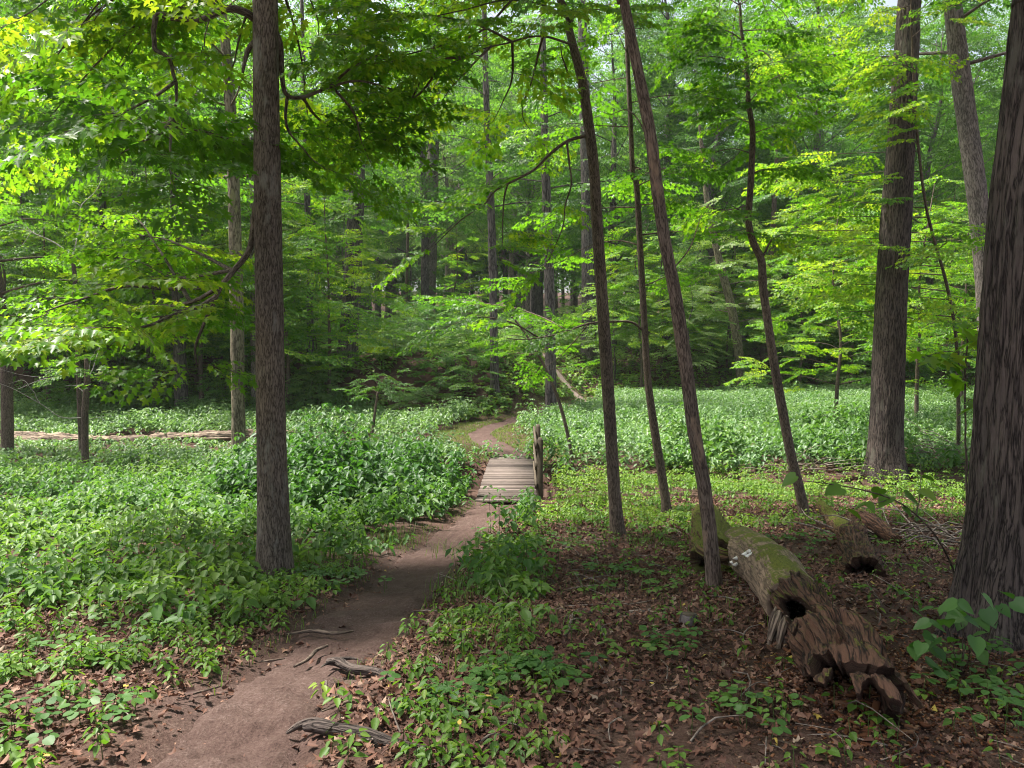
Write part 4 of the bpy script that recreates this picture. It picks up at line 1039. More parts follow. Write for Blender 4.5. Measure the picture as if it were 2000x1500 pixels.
PROTO['shrub'] = [proto('forest_shrub', 2.6, 0.022, 0.25, 15, 1.1, 0.6, 0.75, 0.33, M['bark_thin'], M['canopy'], 0.4 + 0.1 * k, LEAF3, lean=0.15, leaf=1.0) for k in range(2)] + [proto('forest_shrub', 2.2, 0.02, 0.25, 14, 1.0, 0.6, 0.75, 0.33, M['bark_thin'], M['pale'], 0.55, LEAF3, lean=0.15, leaf=1.0)]
USED = set()
def place(kind, k, loc, s, rz, label, cat, group, sz=None):
    src = PROTO[kind][k]
    if (kind, k) not in USED:
        USED.add((kind, k)); o = src
    else:
        o = src.copy(); COL.objects.link(o)
        for ch in src.children:
            c = ch.copy(); COL.objects.link(c); c.parent = o
    o.location = tuple(float(v) for v in loc); o.rotation_euler = (0, 0, rz); o.scale = (s, s, sz or s)
    tag(o, label, cat, group)
    return o

# understory maples placed where the photograph shows their leaf tiers: pixel of the foot, height scale
UND = [
    ((95, 800), 1.0, 0, 'bushy young maple left of the bare sapling, feeding the bright leaves at the edge'), ((300, 812), 1.1, 1, 'young maple on the flat behind the fallen trunk, under the drooping branch'),
    ((395, 800), 1.15, 2, 'young maple between the rough barked trunk and the shaded bank'), ((560, 806), 1.0, 0, 'young maple showing just right of the near maple trunk at the bank foot'),
    ((640, 790), 0.95, 1, 'young maple over the nettle strip at the foot of the bank'), 
    ((1345, 770), 0.75, 3, 'pale leaved young tree behind the peeling leaning trunk at meadow edge'), ((1560, 758), 1.1, 0, 'young maple at the back edge of the sunny meadow left of the big trunk'),
    ((1660, 760), 1.2, 1, 'young maple whose tiers reach behind the large furrowed trunk'), ((1790, 830), 0.95, 2, 'young maple just right of the large furrowed trunk in the meadow'),
    ((1630, 850), 0.85, 0, 'slender young maple in the nettles between the crooked sapling and large trunk'), ((1880, 800), 1.0, 1, 'young maple behind the pale leaning trunk'),
    ((20, 830), 1.0, 2, 'young maple at the edge beyond the short dark stem'), ((1200, 745), 0.8, 3, 'pale leaved young tree beyond the bend where the path climbs'),
    ((460, 730), 1.0, 3, 'pale leaved young tree on the bank behind the rough barked trunk'),
    ((250, 740), 1.0, 1, 'young maple up on the shaded bank left of the drooping branch'), ((1290, 730), 0.9, 1, 'young maple in shade behind the two leaning trunks at the slope foot'),
    ((1420, 730), 0.9, 2, 'young maple in shade behind the mossy leaning trunk'), 
]
for i, (fp, s, k, lab) in enumerate(UND):
    b = base_at(*fp)
    place('under', k, b, s, i * 1.7, lab, 'tree', 'young maples under the tall trees')

# random forest behind
def in_view(x, y, m=0.08): return abs(x) < y * (0.64 + m) + 3
def yb_of(x): return 31 + 13 * float(sstep((x + 0.8) / 7.0))
placed = []
def scatter(kind, n, ya, yb, mind, smin, smax, labf, cat, seed, off=2.0):
    r = random.Random(seed); c = 0; tries = 0
    while c < n and tries < 9000:
        tries += 1
        y = ya + (yb - ya) * r.random() ** 0.85; x = r.uniform(-1, 1) * (y * 0.7 + 3)
        if y < yb_of(x) + off: continue
        if path_d(np.array([x]), np.array([y]))[0] < 1.6: continue
        if y < 64 and kind != 'shrub' and -13 < x < 6 and r.random() < .9: continue
        if any((x - a) ** 2 + (y - b) ** 2 < mind * mind for a, b, kk in placed if kk == kind): continue
        placed.append((x, y, kind))
        lab, grp = labf(x, y)
        k = r.randrange(len(PROTO[kind]))
        place(kind, k, (x, y, gz(x, y) - 0.1), r.uniform(smin, smax), r.uniform(0, 6.28), lab, cat, grp)
        c += 1
def side(x, y): return 'on the bank behind the fallen trunk' if x < -3 else ('on the slope behind the sunny meadow' if x > 6 else 'on the hill where the path climbs')
scatter('canopy', 26, 40, 60, 5.0, 0.75, 1.15, lambda x, y: ('tall forest tree among many ' + side(x, y), 'tall trees ' + side(x, y)), 'tree', 5, 8.0)
scatter('canopy', 14, 60, 80, 7.0, 0.9, 1.2, lambda x, y: ('tall tree standing in the lit glade on the hill', 'tall trees in the glade'), 'tree', 25, 4.0)
scatter('canopy', 50, 82, 118, 5.0, 1.0, 1.35, lambda x, y: ('tall tree deep in the wood beyond the lit glade', 'tall trees beyond the glade'), 'tree', 15, 4.0)
scatter('under', 60, 33, 62, 2.5, 0.7, 1.15, lambda x, y: ('young leafy maple among many ' + side(x, y), 'young maples ' + side(x, y)), 'tree', 6, 1.5)
scatter('shrub', 46, 46, 84, 2.2, 1.0, 1.9, lambda x, y: ('leafy bush ' + side(x, y) + ', up among the tall trunks', 'bushes up ' + side(x, y)), 'bush', 17, 0.4)
scatter('shrub', 40, 31.5, 43, 1.1, 0.5, 1.1, lambda x, y: ('low leafy bush at the foot of the slope ' + side(x, y), 'bushes along the slope foot ' + side(x, y)), 'bush', 27, 0.2)
scatter('shrub', 60, 31, 50, 1.5, 0.6, 1.2, lambda x, y: ('low leafy forest shrub ' + side(x, y), 'shrubs ' + side(x, y)), 'shrub', 7, 0.4)
for kind in PROTO:
    for k, o in enumerate(PROTO[kind]):
        if (kind, k) not in USED:
            for ch in list(o.children): bpy.data.objects.remove(ch)
            bpy.data.objects.remove(o)

# the wood beyond, which reads as one mass
def far_wood():
    lm = MB(); wm = MB()
    r = np.random.default_rng(77)
    n = 420
    y = 105 + 110 * r.random(n) ** 1.2; x = r.uniform(-1, 1, n) * (y * 0.72 + 5)
    for i in range(n):
        z = gz(x[i], y[i]); H = r.uniform(20, 32); R_ = r.uniform(3.5, 6.0)
        tube(wm, [[x[i], y[i], z - .3], [x[i] + r.normal(0, .3), y[i], z + H * .4], [x[i] + r.normal(0, .5), y[i], z + H * .75]], np.array([.32, .22, .05]) * r.uniform(.6, 1.3), 7, 8, tint=0.5, seed=i)
        m = 1500
        # clumps
        nc = 34
        cz = r.uniform(0.22, 1.0, nc); ca = r.uniform(0, 6.28, nc); cr = 1.15 * R_ * np.sqrt(np.maximum(.05, 1 - ((cz - .5) / .55) ** 2)) * np.sqrt(r.random(nc))
        c = np.stack([x[i] + cr * np.cos(ca), y[i] + cr * np.sin(ca), z + H * cz], 1)
        pick = r.integers(0, nc, m)
        pos = c[pick] + r.normal(0, 1, (m, 3)) * np.array([1.2, 1.2, 0.7])
        d = r.normal(0, 1, (m, 3)); d[:, 2] = -0.5
        nn = r.normal(0, .4, (m, 3)); nn[:, 2] += 1
        ct = np.clip(0.4 + r.normal(0, .15, nc), 0, 1)
        add_leaves(lm, LEAF3, pos, d, nn, r.uniform(.28, .5, m), np.clip(ct[pick] + r.normal(0, .08, m), 0, 1))
    tag(lm.build('far_forest_foliage', M['canopy']), 'dense green foliage of the distant wood', 'forest', kind='stuff')
    tag(wm.build('far_forest_trunks', M['bark_far'], smooth=True), 'many distant grey trunks deep in the wood', 'forest', kind='stuff')
far_wood()

# ------------------------------------------------------------------ undergrowth
def sample_area(x0, x1, y0, y1, dens, dfun, seed):
    r = np.random.default_rng(seed)
    n = int((x1 - x0) * (y1 - y0) * dens)
    x = r.uniform(x0, x1, n); y = r.uniform(y0, y1, n)
    k = r.random(n) < dfun(x, y)
    x, y = x[k], y[k]
    v = np.abs(x) < y * 0.68 + 1.2
    return x[v], y[v]
def mound(x, y, seed, f=.75):
    return np.clip(1.0 + 1.5 * fbm(x * f, y * f, oct=3, seed=seed), .35, 1.9)
def plants(mb, sm, x, y, h, tiers, leaf, tint, tm, seed, leaves_per=2, droop=0.45, stem=True, tv=0.14):
    r = np.random.default_rng(seed)
    n = len(x)
    if n == 0: return
    z = ground(x, y)
    h = h * r.uniform(0.65, 1.2, n)
    lean = r.normal(0, 0.13, (n, 2)); ph = r.uniform(0, 6.28, n); pt = tint + r.normal(0, tv, n)
    for k in range(tiers):
        f = 0.35 + 0.65 * (k + 0.7) / tiers
        top = k == tiers - 1
        for j in range(leaves_per + (1 if top else 0)):
            a = ph + k * 1.57 + j * 2 * np.pi / (leaves_per + (1 if top else 0)) + r.normal(0, .35, n)
            pos = np.stack([x + lean[:, 0] * h * f + 0.02 * np.cos(a), y + lean[:, 1] * h * f + 0.02 * np.sin(a), z + h * f], 1)
            d = np.stack([np.cos(a), np.sin(a), -droop * r.uniform(-.2, 1.6, n)], 1)
            nn = np.stack([r.normal(0, .25, n), r.normal(0, .25, n), np.ones(n)], 1)
            s = leaf * r.uniform(.7, 1.25, n) * (0.75 if top else 1.0)
            add_leaves(mb, tm, pos, d, nn, s, np.clip(pt + r.normal(0, .06, n) + (0.10 if top else 0), 0, 1))
    if stem:
        w_ = 0.0025
        px = np.stack([x, y, z - .02], 1); q = np.stack([x + lean[:, 0] * h, y + lean[:, 1] * h, z + h * .97], 1)
        o = np.stack([np.full(n, w_), np.zeros(n), np.zeros(n)], 1); o2 = np.stack([np.zeros(n), np.full(n, w_), np.zeros(n)], 1)
        V = np.stack([px - o, px + o, q + o * .6, q - o * .6, px - o2, px + o2, q + o2 * .6, q - o2 * .6], 1).reshape(-1, 3)
        i = np.arange(n)[:, None] * 8
        sm.quads(V, np.concatenate([i + np.array([0, 1, 2, 3]), i + np.array([4, 5, 6, 7])]), 0.5)

def patch(x, y, f, seed, lo=-0.15, hi=0.2):
    return sstep((fbm(x * f, y * f, oct=3, seed=seed) - lo) / (hi - lo))
def off_path(x, y, a, b):
    return sstep((path_d(x, y) - a) / (b - a))
def off_creek(x, y, wdt=1.2):
    wd = wdt * np.maximum(np.exp(-((x + .6) / 2.2) ** 4), .6 * np.exp(-((x - 6.8) / 1.0) ** 2))
    return np.maximum(np.where(np.abs(x + .4) > 2.4, .8, .1), sstep((np.abs(y - creek_y(x)) - wd) / 0.4))
def off_bridge(x, y): return 1.0 - ((np.abs(x + 0.07) < 0.85) & (y > 14.3) & (y < 21.6))
LOGS_XY = []

def under_left():
    mb, sm = MB(), MB()
    # tall nettles from the near maple back to the creek
    f = lambda x, y: sstep((y - 4.9 + .25 * (x + 2.5) - 0.9 * fbm(x, y, oct=2, seed=9)) / 1.8) * off_path(x, y, 0.08, 0.55) * (0.55 + 0.45 * patch(x, y, 0.7, 41)) * (x < 0.3) * off_creek(x, y, 0.9) * off_bridge(x, y)
    x, y = sample_area(-14, 0.5, 3.6, 20, 46, f, 1)
    near = y < 10
    hh = np.where(near, 0.22 + 0.035 * np.maximum(0, y - 6), 0.40)
    plants(mb, sm, x[near], y[near], hh[near] * mound(x[near], y[near], 95, 1.1), 3, 0.108, 0.55 + 0.45 * fbm(x[near] * .8, y[near] * .8, oct=2, seed=91), OVAL, 2)
    plants(mb, sm, x[~near], y[~near], 0.42 * mound(x[~near], y[~near], 96), 4, 0.12, 0.35 + 0.45 * fbm(x[~near] * .6, y[~near] * .6, oct=2, seed=92), OVAL, 3)
    tag(mb.build('nettle_undergrowth', M['nettle']), 'knee high green nettles covering the ground left of the path', 'undergrowth', kind='stuff')
    tag(sm.build('nettle_stems', M['stem']), 'thin green stems of the nettles left of the path', 'undergrowth', kind='stuff')
    # the dense clump at the creek edge
    mb, sm = MB(), MB()
    c = G(705, 985)
    f = lambda x, y: (((x - (-2.75)) / 2.3) ** 2 + ((y - 14.3) / 2.6) ** 2 < 1 + 0.3 * fbm(x, y, oct=2, seed=5)) * off_path(x, y, 0.5, 0.8) * 1.0
    x, y = sample_area(-6, 0, 10, 18, 46, f, 4)
    hgt = 0.75 + 0.4 * np.clip(1 - ((x + 2.75) / 2.3) ** 2 - ((y - 14.3) / 2.6) ** 2, 0, 1)
    plants(mb, sm, x, y, hgt * (.4 + .6 * mound(x, y, 97)), 5, 0.135, 0.15, OVAL, 5, tv=0.1)
    tag(mb.build('nettle_undergrowth', M['nettle']), 'taller dark nettle clump on the creek edge before the footbridge', 'undergrowth', kind='stuff')
    tag(sm.build('nettle_stems', M['stem']), 'stems of the taller nettle clump on the creek edge', 'undergrowth', kind='stuff')
    # strip beyond the creek on the left
    mb, sm = MB(), MB()
    f = lambda x, y: off_path(x, y, 0.9, 1.3) * off_creek(x, y, 1.2) * (y < 33.5 + 0 * x) * (x < 3.0) * ((x < PC[np.abs(PC[:, 1][None] - y[:, None]).argmin(1), 0])) * (0.7 + 0.3 * patch(x, y, .5, 43)) * (1 - 0.75 * np.exp(-((x + 3.6) / 2) ** 2 - ((y - 33) / 1.2) ** 2)) * (1 - ((y < 25.8) & (y > 22.6) & (x < -4.5)) * 0.6)
    x, y = sample_area(-24, 3, 19.5, 33.5, 32, f, 6)
    plants(mb, sm, x, y, np.where(y > 25, 0.6 * (.4 + .6 * mound(x, y, 98)), np.where(x < -4.2, .22, .5 * mound(x, y, 98))), 4, 0.135, 0.38, OVAL, 7, stem=False)
    tag(mb.build('nettle_undergrowth', M['meadow']), 'band of nettles beyond the creek at the foot of the bank, painted pale as if sunlit', 'undergrowth', kind='stuff')
under_left()

def under_meadow():
    mb = MB()
    f = lambda x, y: off_path(x, y, 0.7, 1.1) * off_creek(x, y, 1.1) * (x > PC[np.abs(PC[:, 1][None] - y[:, None]).argmin(1), 0]) * (y < yb_arr(x) + 1.0) * (0.75 + 0.25 * patch(x, y, .5, 44))
    yb_arr = lambda x: 31 + 13 * sstep((x + 0.8) / 7.0)
    x, y = sample_area(-1, 32, 19.3, 46, 30, f, 8)
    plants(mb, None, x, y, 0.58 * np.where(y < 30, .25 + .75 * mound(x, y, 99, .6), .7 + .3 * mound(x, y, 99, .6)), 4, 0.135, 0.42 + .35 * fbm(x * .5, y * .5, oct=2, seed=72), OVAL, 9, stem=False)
    tag(mb.build('nettle_undergrowth', M['meadow']), 'broad meadow of nettles beyond the creek, sunlight painted into their pale green', 'undergrowth', kind='stuff')
def meadow_patches():
    mb = MB()
    f = lambda x, y: off_path(x, y, 0.9, 1.3) * off_creek(x, y, 1.1) * (x > PC[np.abs(PC[:, 1][None] - y[:, None]).argmin(1), 0] + .4) * (y < 31 + 13 * sstep((x + 0.8) / 7.0)) * patch(x, y, .42, 121, .16, .34) * (1 - .8 * sstep((y - 26) / 6))
    x, y = sample_area(-1, 28, 19, 42, 16, f, 41)
    plants(mb, None, x, y, 0.82 * mound(x, y, 122, .9), 5, 0.17, 0.35, OVAL, 42, stem=False)
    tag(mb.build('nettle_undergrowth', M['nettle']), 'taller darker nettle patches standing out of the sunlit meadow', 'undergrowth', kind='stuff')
meadow_patches()
under_meadow()

def under_right():
    mb, sm = MB(), MB()
    f = lambda x, y: sstep((y - 10.6 - 0.9 * fbm(x * .7, y * .7, oct=2, seed=19)) / 1.2) * off_path(x, y, 0.3, 0.8) * (x > -0.2) * (y < 19.6) * off_creek(x, y, .8) * off_bridge(x, y) * (0.4 + 0.6 * patch(x, y, .9, 45)) * (1 - 0.6 * ((x > 3.2) & (y < 14.5)))
    x, y = sample_area(-0.5, 14, 9.5, 20, 62, f, 10)
    plants(mb, sm, x, y, np.where(y > 14.5, .34, .2) * mound(x, y, 101, 1.0), 2, 0.075, 0.55 + .3 * fbm(x, y, oct=2, seed=93), OVAL, 11, 3)
    tag(mb.build('weed_undergrowth', M['weed']), 'low yellow green weeds on the near side of the creek right of the footbridge', 'undergrowth', kind='stuff')
    tag(sm.build('weed_stems', M['stem']), 'stems of the low weeds right of the footbridge', 'undergrowth', kind='stuff')
    mb, sm = MB(), MB()
    # sparse plants over the litter, both sides in front
    f = lambda x, y: off_path(x, y, 0.08, 0.5) * (0.2 + 0.6 * patch(x, y, 1.1, 46, -0.1, 0.25) + 0.2 * np.exp(-((x - 0.7) / .8) ** 2 - ((y - 9.3) / 2.2) ** 2)) * (x > -0.6 - 0 * y)
    x, y = sample_area(-1.5, 8, 2.2, 12.5, 34, f, 12)
    h = rng.random(len(x)) < 0.45
    plants(mb, sm, x[h], y[h], 0.09, 1, 0.055, 0.4, HEART, 13, 4, 0.2)
    plants(mb, sm, x[~h], y[~h], 0.14, 2, 0.045, 0.42, OVAL, 14, 2)
    f = lambda x, y: off_path(x, y, 0.05, 0.45) * (0.3 + 0.6 * patch(x, y, 1.0, 47)) * (x < 0.2) * (1 - sstep((y - 7.5) / 1.5))
    x, y = sample_area(-6, 0.2, 2.2, 9, 96, f, 15)
    plants(mb, sm, x, y, 0.12, 2, 0.055, 0.45, OVAL, 16, 3)
    tag(mb.build('seedling_undergrowth', M['weed']), 'scattered low seedlings growing through the leaf litter', 'undergrowth', kind='stuff')
    tag(sm.build('seedling_stems', M['stem']), 'thin stems of the seedlings in the leaf litter', 'undergrowth', kind='stuff')
    # broad leaved clumps, foreground shade put into their darker tint
    mb, sm = MB(), MB()
    for px, py, rx, nn, tt in ((985, 1345, .35, 26, .2), (1060, 1330, .25, 18, .25), (920, 1385, .25, 12, .2), (1300, 1275, .25, 14, .45), (1440, 1420, .2, 9, .4), (1050, 1060, .7, 34, .25), (960, 1050, .35, 10, .25), (1180, 1120, .5, 26, .5), (1130, 1010, .7, 40, .3), (1560, 1060, .5, 26, .35), (1930, 1400, .3, 18, .3), (1960, 1330, .3, 14, .3), (300, 1210, .5, 30, .5), (640, 1140, .5, 34, .45), (130, 1290, .4, 22, .45), (90, 1420, .4, 22, .3), (1270, 1160, .3, 8, .7)):
        c = G(px, py)
        x = c[0] + rng.normal(0, rx * .6, nn); y = c[1] + rng.normal(0, rx * .5, nn)
        plants(mb, sm, x, y, 0.12, 1, 0.062, tt * .8, ROUND if nn % 4 else HEART, nn + 100, 4, 0.15)
    tag(mb.build('broadleaf_undergrowth', M['nettle']), 'clumps of round leaved plants low on the forest floor, tinted darker for shade', 'undergrowth', kind='stuff')
    tag(sm.build('broadleaf_stems', M['stem']), 'short stems of the round leaved plants', 'undergrowth', kind='stuff')
under_right()

def under_back():
    mb = MB()
    f = lambda x, y: (y > 31 + 13 * sstep((x + 0.8) / 7.0) + 0.5) * off_path(x, y, 0.15, 0.5) * (0.6 + 0.4 * patch(x, y, .35, 48)) * (1 - 0.95 * np.exp(-((x + 3.5) / 1.5) ** 2 - ((y - 34) / 1.5) ** 2))
    x, y = sample_area(-40, 42, 31, 62, 14, f, 17)
    plants(mb, None, x, y, 0.42, 2, 0.22, 0.52, LEAF3, 18, 3, stem=False, tv=.2)
    x, y = sample_area(-62, 66, 60, 95, 3.5, lambda x, y: 0 * x + 0.8, 19)
    plants(mb, None, x, y, 0.4, 2, 0.4, 0.65, LEAF3, 20, 3, stem=False, tv=.2)
    x, y = sample_area(-100, 100, 95, 150, .9, lambda x, y: 0 * x + 1, 29)
    plants(mb, None, x, y, 0.6, 2, 0.6, 0.6, LEAF3, 22, 3, stem=False, tv=.2)
    tag(mb.build('hill_undergrowth', M['weed']), 'leafy ground plants covering the bank and the hill behind', 'undergrowth', kind='stuff')
under_back()

def grass():
    mb = MB()
    def blades(x, y, h, tint, seed, w0=0.004, per=1):
        r = np.random.default_rng(seed); n = len(x)
        if n == 0: return
        z = ground(x, y); a = r.uniform(0, 6.28, n); h = h * r.uniform(.5, 1.3, n); b = h * r.uniform(.2, .8, n)
        d = np.stack([np.cos(a), np.sin(a), 0 * a], 1); s = np.stack([-np.sin(a), np.cos(a), 0 * a], 1) * w0
        p0 = np.stack([x, y, z - .02], 1); p1 = p0 + d * b[:, None] * .3 + np.array([0, 0, 1]) * (h * .65)[:, None]; p2 = p0 + d * b[:, None] + np.array([0, 0, 1]) * (h * .95)[:, None]
        V = np.stack([p0 - s, p0 + s, p1 + s * .8, p1 - s * .8, p2], 1).reshape(-1, 3)
        i = np.arange(n)[:, None] * 5
        q = (i + np.array([0, 1, 2, 3])).ravel(); t = (i + np.array([3, 2, 4])).ravel()
        mb.add(V, np.concatenate([q, t]), np.concatenate([np.arange(n) * 4, n * 4 + np.arange(n) * 3]), np.repeat(np.clip(tint + r.normal(0, .2, n), 0, 1), 5))
    # verges beyond the bridge
    f = lambda x, y: ((path_d(x, y) < 1.3) & (path_d(x, y) > 0.02)) * 1.0
    x, y = sample_area(-4, 6, 20.9, 52, 420, f, 31); blades(x, y, .075, .5, 32, .006)
    f = lambda x, y: ((path_d(x, y) < .6) & (path_d(x, y) > 0.08)) * patch(x, y, 1.5, 51, -.1, .2)
    x, y = sample_area(-4, 2, 4, 15, 240, f, 33); blades(x, y, .06, .35, 34, .0025)
    # tufts right of the path and beside the near maple
    for px, py, n, h in ((935, 1150, 160, .22), (915, 1180, 120, .2), (960, 1250, 160, .22), (940, 1300, 140, .2), (890, 1085, 90, .25), (930, 1170, 120, .3), (1000, 1230, 120, .2), (600, 1110, 220, .25), (560, 1120, 200, .2), (760, 1060, 260, .3), (1140, 1160, 90, .16), (1010, 1130, 120, .2), (640, 1090, 240, .3), (1250, 1060, 140, .2), (1400, 1200, 80, .15), (1490, 1160, 80, .15)):
        c = G(px, py); blades(c[0] + rng.normal(0, .2, n // 2), c[1] + rng.normal(0, .2, n // 2), h * .8, .35, px + py, .003)
    tag(mb.build('grass', M['grass']), 'short grass tufts along the path edges', 'grass', kind='stuff')
grass()

# ------------------------------------------------------------------ leaf litter and twigs on the floor
def litter():
    mb = MB(); r = np.random.default_rng(5)
    def scat(n, x0, x1, y0, y1, size, f):
        x = r.uniform(x0, x1, n); y = y0 + (y1 - y0) * r.random(n)
        k = (r.random(n) < f(x, y)) & (np.abs(x) < y * .68 + .8); x, y = x[k], y[k]
        m = len(x); z = ground(x, y) - 0.085 * pmask(x, y) + 0.014
        grp = r.integers(0, 6, m)
        for g in range(6):
            s = grp == g; c = s.sum()
            a = r.uniform(0, 6.28, c)
            d = np.stack([np.cos(a), np.sin(a), r.normal(0, .25, c)], 1); nn = np.stack([r.normal(0, .45, c), r.normal(0, .45, c), np.ones(c)], 1)
            tt = np.clip(r.beta(1.4, 2.4, c), 0, .96); tt[r.random(c) < .006] = 1.0
            add_leaves(mb, (DEAD + DEADO)[g], np.stack([x[s], y[s], z[s] + r.uniform(0, .02, c)], 1), d, nn, size * r.uniform(.4, 1.0, c) ** 1.3 * 1.35, tt)
    off = lambda x, y: 0.04 + 0.96 * sstep((path_d(x, y) + 0.0) / 0.5)
    right = lambda x, y: off(x, y) * (x > -1.2 - 0 * y) * (0.35 + 0.65 * patch(x, y, .8, 61, -.3, .2))
    left = lambda x, y: off(x, y) * (x < 0.3) * 0.8
    scat(52000, -1.5, 6.5, 2.0, 8.5, .04, right)
    scat(32000, -.5, 9, 8, 15.5, .055, right)
    scat(42000, -5.5, .3, 2.0, 8.0, .042, left)
    scat(2500, -1.8, 1.0, 20, 23, .08, lambda x, y: 0.3 + 0 * x)
    scat(2500, -6, 8, 16.8, 20.2, .09, lambda x, y: off_bridge(x, y) * 1.0)
    scat(9000, -3.5, 1.2, 2.0, 15, .02, lambda x, y: (path_d(x, y) < .3) * (0.35 + 0.65 * patch(x, y, 1.6, 62, -.2, .3)))
    scat(2600, -3.5, .8, 2.0, 9, .05, lambda x, y: (path_d(x, y) < .2) * (path_d(x, y) > -.35) * .6)
    tag(mb.build('leaf_litter', M['deadleaf']), 'brown dead leaves scattered over the forest floor', 'leaf litter', kind='stuff')
    mb = MB()
    n = 900
    x = r.uniform(-4.5, 6.5, n); y = 2.2 + 10 * r.random(n); k = r.random(n) < (0.18 + 0.82 * sstep((path_d(x, y)) / .4)) * (0.3 + .7 * (x > -1)); x, y = x[k], y[k]
    z = ground(x, y) - 0.085 * pmask(x, y)
    for i in range(len(x)):
        a = r.uniform(0, 6.28); L = r.uniform(.06, .38) * (1 if r.random() < .8 else 1.8); d = np.array([math.cos(a), math.sin(a), r.normal(.05, .12)])
        p = np.array([x[i], y[i], z[i] + .018]); e = p + d * L; m_ = p + d * L * .5 + np.array([r.normal(0, .12) * L, r.normal(0, .12) * L, .02])
        e[2] = max(e[2], gz(e[0], e[1]) - .02)
        ra = r.uniform(.002, .006)
        tube(mb, [p, m_, e], [ra, ra * .8, ra * .4], 4, 5, cap=False, tint=r.random(), seed=i)
    tag(mb.build('twig_litter', M['dead_twig'], smooth=True), 'small dry twigs strewn on the forest floor', 'twigs', kind='stuff')
    mb = MB()
    c = G(1690, 1330)
    n = 5200
    x = c[0] + r.normal(0.05, .42, n); y = c[1] + r.normal(-.3, .55, n)
    z = ground(x, y)
    for i in range(n):
        s = r.uniform(.003, .010)
        mb.box((x[i], y[i], z[i] + r.uniform(0, .03)), (s * r.uniform(1, 3), s, s * .7), rot=Matrix.Rotation(r.uniform(0, 6.28), 3, 'Z') @ Matrix.Rotation(r.normal(0, .5), 3, 'X'), tint=r.random(), jit=s * .15)
    for i in range(420):
        t = r.uniform(0, 1); c2 = G(1560 + 150 * t + r.normal(30, 45), 1235 + 215 * t + r.normal(0, 22)); L = r.uniform(.02, .09)
        mb.box((c2[0], c2[1], gz(c2[0], c2[1]) + r.uniform(.005, .03)), (L, L * r.uniform(.15, .4), r.uniform(.005, .015)), rot=Matrix.Rotation(r.uniform(0, 6.28), 3, 'Z') @ Matrix.Rotation(r.normal(0, .4), 3, 'Y'), tint=r.uniform(.1, .8), jit=.003)
    tag(mb.build('rotten_wood_crumbs', M['crumb']), 'reddish rotten wood crumbs spilled around the hollow log', 'wood crumbs', kind='stuff')
litter()

